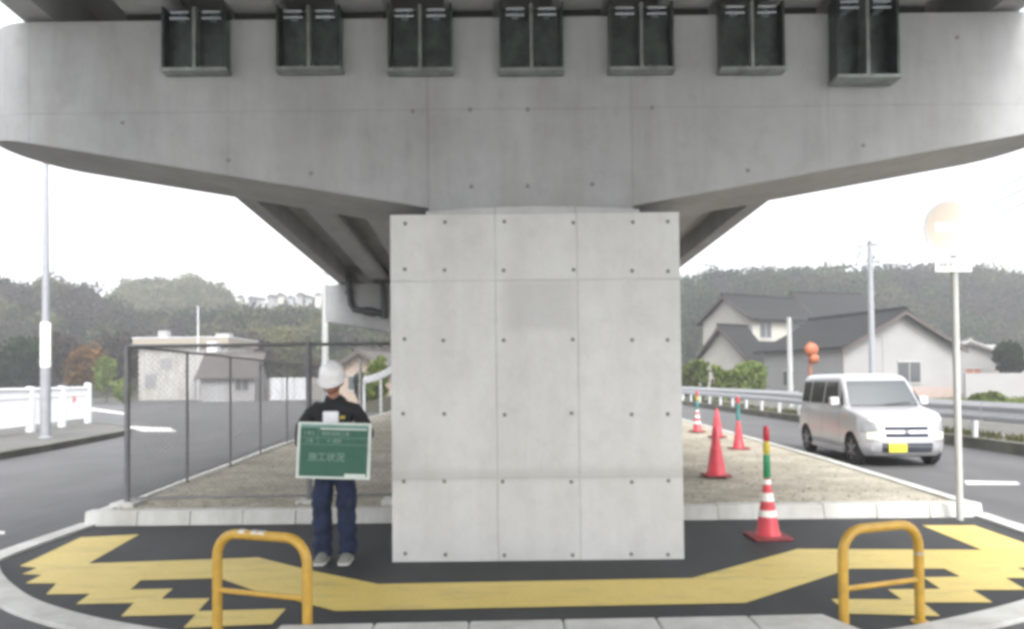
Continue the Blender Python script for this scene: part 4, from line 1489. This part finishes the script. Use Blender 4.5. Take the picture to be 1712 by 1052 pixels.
def tree(name, base, h, rad, mat, label, cat='tree', n=1500, leaf=0.14, group=None, low=0.25):
    root = empty(name, base, label, cat, group)
    x, y, z = base
    cz = z + h - rad[2]
    t = MB()
    t.tube([(x, y, z - .1), (x + .05, y, z + h * .3), (x, y, z + h * .6), (x + .05, y, z + h * .85)], [h * .03, h * .024, h * .016, h * .006], 8)
    for k in range(6):
        a = k * 1.05 + random.random()
        z0 = z + h * random.uniform(.25, .6)
        t.tube([(x, y, z0), (x + math.cos(a) * rad[0] * .4, y + math.sin(a) * rad[1] * .4, z0 + h * .14), (x + math.cos(a) * rad[0] * .75, y + math.sin(a) * rad[1] * .75, z0 + h * .22)], [h * .012, h * .008, h * .003], 6)
    t.build('trunk', M['bark'], root, smooth=True)
    P = crown_points((x, y, cz), rad, n)
    P = P[P[:, 2] > z + 0.1]
    quads_mesh('crown', leaf_quads(P, leaf), [mat], None, root)
    return root


# hills: terrain plus woods
def hill(name, label, prof, Yr, Yf, zf, x_of, thick=60):
    """prof: list of (px, py) ridge line as seen; the ridge stands at distance Yr, its foot at Yf"""
    rows = 9
    mb = MB()
    nx = len(prof)
    tops = [W(px, py, Yr) for px, py in prof]
    for j in range(rows):
        t = j / (rows - 1)
        for i, (px, py) in enumerate(prof):
            top = tops[i]
            s = math.sin(t * math.pi / 2) ** 1.15
            y = Yf + (Yr - Yf) * t
            x = top.x * (y / Yr)
            mb.v.append((x, y, zf + (top.z - zf) * s + (random.uniform(-.3, .3) if 0 < j < rows - 1 else 0)))
    for i in range(nx):   # back slope
        mb.v.append((tops[i].x * (Yr + thick) / Yr, Yr + thick, -1))
    for j in range(rows):
        for i in range(nx - 1):
            a = j * nx + i
            mb.f.append((a, a + 1, a + nx + 1, a + nx)); mb.m.append(0)
    o = mb.build(name, M['forest_floor'], smooth=True)
    tag(o, label, kind='structure')

    def height(x, y):
        t = (y - Yf) / (Yr - Yf)
        u = x * Yr / y
        xs = [p.x for p in tops]; zs = [p.z for p in tops]
        zt_ = np.interp(u, xs, zs)
        return zf + (zt_ - zf) * math.sin(min(max(t, 0), 1) * math.pi / 2) ** 1.15
    return height, tops


def woods(name, label, height, tops, Yr, Yf, n, crown, mats, weights, leaf, per, zone=None):
    V = []; mi = []
    x0, x1 = tops[0].x, tops[-1].x
    for i in range(n):
        t = random.random() ** 0.8
        y = Yf + (Yr - Yf) * t
        x = random.uniform(x0, x1) * y / Yr
        z = height(x, y)
        r = crown * random.uniform(.65, 1.3)
        k = random.choices(range(len(mats)), weights)[0]
        if zone: k = zone(x, y, k)
        P = crown_points((x, y, z + r * .55), (r, r, r * random.uniform(.7, 1.0)), per, lumps=5)
        V.append(leaf_quads(P, leaf)); mi.append(np.full(len(P), k))
    o = quads_mesh(name, np.concatenate(V), mats, np.concatenate(mi))
    return tag(o, label, 'woods', kind='stuff')


WM = [M['leaf_dark'], M['leaf_mid'], M['leaf_olive'], M['leaf_bare']]
# left near wooded hill
profL = [(-300, 466), (-120, 496), (-40, 504), (0, 500), (40, 516), (80, 510), (130, 512), (180, 536), (210, 556), (280, 554), (360, 556), (440, 551), (540, 556), (660, 566), (760, 571)]
hf, tp = hill('hill', 'left hillside under the trees', profL, 130, 82, 0, None)
def zoneL(x, y, k):
    px = 856 + x / y * F
    if px < 230: return random.choices([0, 1, 2, 3], [2, 1, 1.2, 5])[0]
    if px > 390: return random.choices([0, 1, 2, 3], [1.2, 2, 5, 1.5])[0]
    return random.choices([0, 1, 2, 3], [4, 2, 2, 3])[0]
woods('woods', 'mixed winter woodland covering the left hillside', hf, tp, 130, 82, 520, 3.0, WM, [3, 2, 3, 3], 0.20, 420, zoneL)
# olive dome (bamboo grove) left
profB = [(150, 552), (190, 522), (210, 504), (250, 496), (300, 494), (345, 496), (375, 514), (395, 542), (420, 552)]
hf2, tp2 = hill('knoll', 'rounded knoll behind the left hillside', profB, 170, 140, 6, None)
woods('bamboo_grove', 'pale olive bamboo grove making a smooth rounded dome', hf2, tp2, 170, 140, 160, 3.2, [M['bamboo'], M['leaf_olive']], [9, 1], 0.22, 500)
# ridge carrying distant houses
profR = [(360, 520), (420, 512), (480, 509), (540, 506), (600, 508), (660, 510), (760, 515), (900, 520)]
hf3, tp3 = hill('ridge', 'low far ridge carrying small houses', profR, 210, 160, 6, None)
woods('treeline', 'thin tree line along the far house ridge', hf3, tp3, 195, 160, 90, 2.2, WM, [3, 1, 2, 3], 0.28, 200)
# right wooded hill
profT = [(1000, 514), (1100, 510), (1145, 504), (1190, 490), (1250, 488), (1330, 486), (1400, 484), (1450, 482), (1520, 484), (1580, 490), (1640, 486), (1690, 494), (1720, 500), (1800, 504), (1900, 510)]
hf4, tp4 = hill('far_hill', 'long hillside under the trees on the right', profT, 150, 100, 0, None)
def zoneR(x, y, k):
    px = 856 + x / y * F
    if px > 1450: return random.choices([0, 1, 2, 3], [1.5, 2, .8, 5])[0]
    return random.choices([0, 1, 2, 3], [4, 4, .8, 2])[0]
woods('forest', 'dense grey green forest covering the right hill', hf4, tp4, 150, 100, 560, 3.3, WM, [3, 2, 1, 3], 0.22, 400, zoneR)

# individual trees
def T_(px, py_top, Y, wpx, zb=0.0):
    t = W(px, py_top, Y)
    return (t.x, Y, zb), t.z - zb, wpx * Y / F / 2


for name, px, py, Y, w, mat, lab, n, lf in (
        ('evergreen_tree', 28, 562, 60, 100, 'leaf_dark', 'dark green bushy tree behind the white railing, far left', 2200, .20),
        ('evergreen_tree', -45, 540, 62, 90, 'leaf_dark', 'dark tree at the very left edge of the picture', 1500, .20),
        ('bare_tree', 108, 545, 66, 80, 'leaf_bare', 'grey leafless tree next to the lamp post', 1700, .18),
        ('rust_tree', 150, 560, 60, 76, 'leaf_rust', 'rust brown cone-shaped tree right of the lamp post', 1900, .17),
        ('bare_tree', 205, 545, 70, 90, 'leaf_bare', 'grey brown leafless tree left of the white flat-roofed building', 1800, .18),
        ('olive_tree', 178, 600, 58, 44, 'leaf_hedge', 'low yellow green shrub tree under the rust brown tree', 1000, .14),
        ('bare_tree', 420, 560, 78, 110, 'leaf_bare', 'grey leafless tree right of the white flat-roofed building', 2000, .2),
        ('olive_tree', 480, 545, 82, 110, 'leaf_olive', 'pale olive tree behind the white wall panel', 2000, .2),
        ('round_tree', 1686, 565, 52, 62, 'leaf_dark', 'dark round tree right of the no-entry sign post', 2400, .13)):
    b, h, r = T_(px, py, Y, w)
    tree(name, b, h, (r, r, min(r * 1.2, h * .5)), M[mat], lab, n=n, leaf=lf)
for px, py, Y, w, lab in ((205, 626, 56, 34, 'small green bush at the corner across the left road'), (632, 592, 40, 52, 'bright green bush above the curved white guardrail'),
                          (606, 612, 44, 30, 'small dark bush behind the thin post'), (1655, 652, 34, 60, 'light green shrub at the right verge')):
    b, h, r = T_(px, py, Y, w)
    tree('bush', b, h, (r, r, h * .55), M['leaf_hedge'] if px != 606 else M['leaf_dark'], lab, 'bush', n=1100, leaf=.10)


def hedge(px0, px1, py, Y, label, dens=700):
    a = W(px0, py, Y); b = W(px1, py, Y)
    L = b.x - a.x
    n = int(dens * L)
    P = np.stack([a.x + rng.random(n) * L, Y + (rng.random(n) - .5) * 1.2, 0.1 + rng.random(n) ** .6 * (a.z - .1)], axis=1)
    P[:, 2] *= 0.9 + 0.12 * np.sin(P[:, 0] * 2.3)
    root = empty('hedge', ((a.x + b.x) / 2, Y, .0), label, 'hedge')
    quads_mesh('foliage', leaf_quads(P, .10), [M['leaf_hedge']], None, root)
    tt = MB()
    for k in range(int(L / .8)):
        x = a.x + .4 + k * .8
        tt.tube([(x, Y, 0), (x + .05, Y, a.z * .7)], .03, 6)
    tt.build('stems', M['bark'], root)


hedge(1120, 1182, 604, 47, 'clipped green hedge nearest the pier edge behind the guardrail')
hedge(1192, 1278, 606, 45, 'clipped green hedge between the old house and the grey shed wall')


# ------------------------------------------------------------------ houses
def frame_from(c, rz):
    return Matrix.Translation(c) @ Matrix.Rotation(rz, 4, 'Z')


def gable_house(name, c, rz, w, d, eave, ridge, over, wall, roofm, label, cat='house', openings=(), curve=0.0, parent=None):
    """front gable faces local -y; w = front width, d = depth; openings: (side, u, z0, z1, width, material) """
    root = parent or empty(name, c, label, cat)
    Mx = frame_from(Vector((c[0], c[1], c[2])), rz)
    body = MB()
    sl = (ridge - eave) / (w / 2)

    def under(x): return ridge - .005 - sl * abs(x) - curve * math.sin(abs(x) / (w / 2 + over) * math.pi)
    P = [(-w / 2, 0), (w / 2, 0)] + [(x, under(x)) for x in np.linspace(w / 2, -w / 2, 15)]
    body.xprism(P, 0, d, fn=lambda v: Mx @ v)
    body.build('wall', wall, root)
    sl = (ridge - eave) / (w / 2)
    for s in (-1, 1):
        r = MB()
        n = 6
        prof_t = []
        for k in range(n + 1):
            t = k / n
            x = t * (w / 2 + over)
            z = ridge + 0.14 - sl * x - curve * math.sin(t * math.pi) * 1.0
            prof_t.append((s * x, z))
        prof_b = [(x, z - 0.13) for x, z in prof_t[::-1]]
        r.xprism(prof_t + prof_b, -over, d + over, fn=lambda v: Mx @ v)
        r.build('roof', roofm, root)
    r = MB(); r.xprism([(-.12, ridge + .10), (.12, ridge + .10), (.10, ridge + .26), (-.10, ridge + .26)], -over - .02, d + over + .02, fn=lambda v: Mx @ v)
    r.build('ridge_cap', roofm, root)
    # barge boards
    for s in (-1, 1):
        bb = MB()
        x1 = w / 2 + over
        bb.xprism([(0, ridge + .012), (s * x1, ridge + .012 - sl * x1), (s * x1, ridge - .22 - sl * x1), (0, ridge - .22)], -over - .03, -over + .03, fn=lambda v: Mx @ v)
        bb.build('barge_board', M['wood_trim'], root)
    for side, u, z0, z1, ww, mt in openings:
        wb = MB()
        if side == 'front':
            wb.box(u - ww / 2, u + ww / 2, -.03, .02, z0, z1, M=Mx)
            fb = MB().box(u - ww / 2 - .07, u + ww / 2 + .07, -.06, .015, z1 + .002, z1 + .09, M=Mx).box(u - ww / 2 - .07, u + ww / 2 + .07, -.07, .015, z0 - .08, z0 - .002, M=Mx)
            fb.box(u - .025, u + .025, -.05, -.031, z0, z1, M=Mx)
        else:
            sx = -w / 2 if side == 'left' else w / 2
            sg = -1 if side == 'left' else 1
            wb.box(sx - .03 if sg < 0 else sx - .02, sx + .02 if sg < 0 else sx + .03, u - ww / 2, u + ww / 2, z0, z1, M=Mx)
            a, b = sorted((sx + sg * .06, sx))
            fb = MB().box(a, b, u - ww / 2 - .07, u + ww / 2 + .07, z1 + .002, z1 + .09, M=Mx).box(a, b, u - ww / 2 - .07, u + ww / 2 + .07, z0 - .08, z0 - .002, M=Mx).box(a, b, u - .03, u + .03, z0 - .002, z1 + .002, M=Mx)
        wo_ = wb.build('window', mt, root)
        fb.build('frame', M['offwhite'], wo_)
    return root


# big white gabled shed on the right: front gable towards us, turned so its left side shows
shed_c = G(1500, 664, 0)
sc_ = W(1495, 640, 44)
gable_house('gabled_shed', (sc_.x + .4, 44, 0), R(16), 8.0, 7.6, 3.35, 5.35, 0.5, M['wall_white'], M['roof'], 'large white building with sweeping grey gabled roof behind the van', 'building',
            openings=(('front', 0.6, 1.15, 2.35, 1.6, M['glass_dark']), ('left', 5.0, 1.0, 1.9, 1.0, M['glass_dark'])), curve=0.12)
gs = [o for o in bpy.data.objects if o.name == 'gabled_shed'][0]
Mx = frame_from(Vector((sc_.x + .4, 44, 0)), R(16))
MB().box(-4.03, 4.03, -.035, -.002, 0, .85, M=Mx).build('plinth', simple('pink_plinth', (.33, .26, .23), .8), gs)
MB().box(-1.3, -1.22, -.04, -.002, .86, 3.9, M=Mx).build('downpipe', M['wall_grey'], gs)

# two-storey traditional house behind it
hc = W(1300, 640, 60)
hx0 = W(1196, 600, 60).x
house = gable_house('old_house', (W(1216, 600, 61).x, 61, 0), R(-62), 5.6, 7.2, 6.35, 8.2, 0.55, M['wall_cream'], M['roof'], 'two-storey cream house with heavy dark grey tiled roofs behind the hedge', 'house',
                    openings=(('right', 1.4, 4.7, 5.9, 1.2, M['glass_dark']), ('right', 5.0, 4.7, 5.9, 1.4, M['glass_dark']), ('front', 0, 3.4, 4.6, 1.2, M['glass_dark']), ('front', -1.6, .9, 2.2, 1.2, M['glass_dark'])), curve=0.2)
gable_house('house_wing', (W(1210, 600, 56).x, 56.0, 0), R(-56), 4.6, 2.2, 3.1, 5.35, 0.6, M['wall_cream'], M['roof'], 'single-storey wing in front of the two-storey cream house', 'house wing',
            openings=(('front', 0, .9, 2.1, 1.3, M['glass_dark']), ('right', 3.0, .9, 2.1, 1.6, M['glass_dark'])), curve=0.2)
gable_house('rear_house', (W(1334, 600, 68).x, 68, 0), R(-72), 8.0, 6.5, 6.2, 9.1, 0.7, M['wall_grey'], M['roof'], 'large plain roofed house rising behind the gabled shed', 'house', curve=0.15)
oh = bpy.data.objects['old_house']
Mo = frame_from(oh.location, R(-62))
mb = MB()
mb.add([Mo @ Vector(p) for p in ((2.85, -.3, 4.25), (2.85, 8.3, 4.25), (5.3, 8.3, 3.05), (5.3, -.3, 3.05), (2.85, -.3, 4.4), (2.85, 8.3, 4.4), (5.3, 8.3, 3.18), (5.3, -.3, 3.18))],
       [(0, 1, 2, 3), (7, 6, 5, 4), (0, 3, 7, 4), (1, 5, 6, 2), (2, 6, 7, 3), (0, 4, 5, 1)])
mb.build('lower_roof', M['roof'], oh)
MB().box(2.82, 4.7, .1, 7.9, 0, 3.3, M=Mo).build('veranda_wall', M['wall_cream'], oh)
# small white house + distant roof at far right
gable_house('small_house', (W(1622, 600, 55).x, 55, 0), R(-20), 5.0, 6.0, 2.9, 4.0, 0.3, M['wall_white'], M['offwhite'], 'small white house right of the no-entry sign post', 'house',
            openings=(('front', 0.2, .8, 2.0, .9, M['post_brown']),))
gable_house('low_house', (W(1695, 600, 75).x, 75, 0), R(80), 6.0, 12.0, 2.6, 4.3, 0.3, M['wall_white'], M['offwhite'], 'long low house with a pale roof at the right edge', 'house')
w0 = W(1612, 640, 42); w1 = W(1760, 640, 42)
o = MB().box(w0.x, w1.x + 3, 41.9, 42.05, 0, 1.65).build('garden_wall', M['wall_white'], bevel=.01)
tag(o, 'long white garden wall at the right edge behind the guardrail', 'wall')
# block wall behind the hedge on the left of the shed
w0 = W(1100, 640, 52); w1 = W(1280, 640, 52)
o = MB().box(w0.x, w1.x, 51.9, 52.05, 0, 1.9).build('block_wall', concrete('block', (.30, .29, .27), .15), bevel=.01)
tag(o, 'grey block wall behind the clipped hedges', 'wall')

# left: white flat-roofed building
bY = 68
x0_ = W(228, 600, bY).x; x1_ = W(384, 600, bY).x
ztop = W(300, 566, bY).z
bld = empty('flat_roofed_building', ((x0_ + x1_) / 2, bY, 0), 'weathered white flat-roofed building across the left road', 'building')
MB().box(x0_ + .2, x1_ - .2, bY, bY + 7, 0, ztop - .75).build('wall', concrete('weathered_white', (0.46, 0.455, 0.44), 0.14, stains=0.9), bld)
MB().box(x0_ - .1, x1_ + .1, bY - .5, bY + 7.3, ztop - .748, ztop).build('parapet', simple('parapet_beige', (.27, .24, .19), .8), bld, bevel=.03)
px_ = W(357, 600, bY - 3).x
MB().box(px_ - .42, px_ + .42, bY - 3.4, bY - 2.6, 0, ztop - .5).build('pillar', M['white'], bld)
MB().box(x0_ - .15, x1_ + .15, bY - .56, bY + 7.4, ztop + .002, ztop + .10).build('coping', M['white'], bld)
for ux, z0, z1, ww in ((.8, 1.2, 2.4, 1.0), (2.2, 2.9, 3.8, 1.0), (5.2, .2, 2.3, 1.2)):
    wn_ = MB().box(x0_ + ux, x0_ + ux + ww, bY - .04, bY + .01, z0, z1).build('window', M['wall_grey'], bld)
    MB().box(x0_ + ux - .06, x0_ + ux + ww + .06, bY - .07, bY + .0, z0 - .08, z0 - .003).build('sill', M['offwhite'], wn_)
MB().box(x0_ + 1.5, x0_ + 2.3, bY + 1, bY + 1.8, ztop + .1, ztop + .8).build('roof_tank', M['wall_white'], bld)
MB().box(x0_ + 6.4, x0_ + 7.7, bY + 2, bY + 3, ztop + .1, ztop + .55).build('roof_tank', M['wall_white'], bld)
gable_house('annex_house', (W(350, 600, 62).x - .6, 63.5, 0), R(-82), 5.2, 4.2, 2.1, 3.9, .4, M['wall_white'], M['roof_brown'], 'small grey-roofed annex in front of the white flat-roofed building', 'house',
            openings=(('right', 1.2, .1, 2.0, 1.2, M['wall_grey']), ('right', 3.2, .9, 1.8, 1.0, M['glass_dark'])))
# embankment, grey wall and white panel
w0 = W(385, 660, 66); w1 = W(560, 660, 66)
o = MB().box(w0.x, w1.x, 66, 66.3, 0, 1.9).build('retaining_wall', concrete('old_wall', (.24, .225, .21), .2, stains=.7), bevel=.02)
tag(o, 'long stained grey retaining wall behind the fence', 'wall')
w0 = W(452, 640, 60); w1 = W(512, 640, 60)
pn = empty('white_hoarding', (w0.x, 60, 0), 'low white hoarding panel seen through the fence', 'panel')
MB().box(w0.x, w1.x, 60, 60.05, .1, W(480, 632, 60).z).build('panel', M['white'], pn)
for k in range(4):
    xx = w0.x + (w1.x - w0.x) * k / 3
    MB().box(xx - .04, xx + .04, 59.92, 59.995, 0, W(480, 634, 60).z).build('post', M['offwhite'], pn)
# tan house right of the left pole
gable_house('tan_house', (W(603, 620, 50).x, 50, 0), R(-8), 4.3, 8.0, 2.2, 3.6, .5, M['wall_tan'], M['roof_brown'], 'tan house with dark gabled roof below the far pier cap', 'house',
            openings=(('front', 0.0, 1.0, 1.9, 1.7, M['glass_dark']),))
# curved white guardrail behind the worker
cr = empty('curved_guardrail', (-6.5, 36, 0), 'short curved white guardrail rising behind the worker', 'guardrail')
pts = smooth_line([(608, 636), (622, 633), (636, 628), (650, 621), (662, 612)], 5)
m = MB(); P3 = [W(a, b, 37 - i * .18) for i, (a, b) in enumerate(pts)]
n0 = 0
for p in P3: m.v += [(p.x, p.y, p.z - .17), (p.x, p.y - .05, p.z), (p.x, p.y, p.z + .17), (p.x, p.y + .04, p.z + .17), (p.x, p.y + .04, p.z - .17)]
for i in range(len(P3) - 1):
    a, b = i * 5, i * 5 + 5
    for k in range(5):
        m.f.append((a + k, a + (k + 1) % 5, b + (k + 1) % 5, b + k)); m.m.append(0)
m.build('beam', M['white'], cr, smooth=True)
for p in P3[::10]:
    MB().tube([(p.x, p.y + .1, 0), (p.x, p.y + .1, p.z + .1)], .06, 10).build('post', M['white'], cr, smooth=True)
bk = MB(); w0 = W(600, 640, 38.5)
bk.xprism([(w0.x, -.05), (w0.x + 4, -.05), (w0.x + 4, 1.5), (w0.x + 2, .9), (w0.x, .35)], 37.6, 44)
o = bk.build('bank', M['soil']); tag(o, 'low earth bank under the curved guardrail', kind='structure')

# far houses on the ridge
rr_ = random.Random(3)
wl = [M['wall_white'], M['wall_cream'], M['wall_grey'], M['wall_white']]
fh = [(388, 504, 12), (402, 498, 10), (420, 500, 14), (438, 501, 11), (452, 497, 12), (468, 494, 13), (486, 498, 10), (500, 494, 12), (516, 498, 13), (532, 493, 11)]
desc = ['leftmost of the small pale houses, touching the bamboo dome', 'second small house right of the bamboo dome', 'third small house, wide white front, right of the bamboo dome', 'fourth small house on the ridge, grey walled',
        'fifth small house on the ridge, taller roof', 'sixth small house, cream walls, middle of the ridge row', 'seventh small house, narrow one on the ridge', 'eighth small house on the ridge, white walls',
        'ninth small house, last but one before the pole', 'last small house beside the utility pole on the ridge']
for i, (px, py, wpx) in enumerate(fh):
    Y = 185 + rr_.uniform(-8, 8)
    t = W(px, py - 4, Y)
    w = wpx * Y / F * .95
    zb = hf3(t.x, Y) - .5
    hh = t.z - zb
    r = empty('ridge_house', (t.x, Y, zb), desc[i], 'house', 'small houses along the far ridge')
    rz = rr_.uniform(-.5, .5)
    gable_house('ridge_house', (t.x, Y, zb), rz, w, w * 1.2, hh - w * .26, hh, .3, wl[i % 4], M['roof_brown'] if i % 3 else M['offwhite'], '', openings=(('front', 0, hh - w * .55, hh - w * .35, w * .5, M['glass_dark']),), parent=r)

# ------------------------------------------------------------------ haze
HAZE = 0.0019
if HAZE:
    m = bpy.data.materials.new('haze_air'); m.use_nodes = True
    nt = m.node_tree; nt.nodes.clear()
    ov = nt.nodes.new('ShaderNodeOutputMaterial'); pv = nt.nodes.new('ShaderNodeVolumePrincipled')
    pv.inputs['Color'].default_value = (0.93, 0.95, 0.98, 1)
    pv.inputs['Density'].default_value = HAZE
    pv.inputs['Anisotropy'].default_value = 0.3
    nt.links.new(pv.outputs[0], ov.inputs['Volume'])
    o = MB().box(-2600, 2600, -500, 3600, -1.2, 42).build('haze', m)
    tag(o, 'thin pale haze in the air', 'haze', kind='stuff')
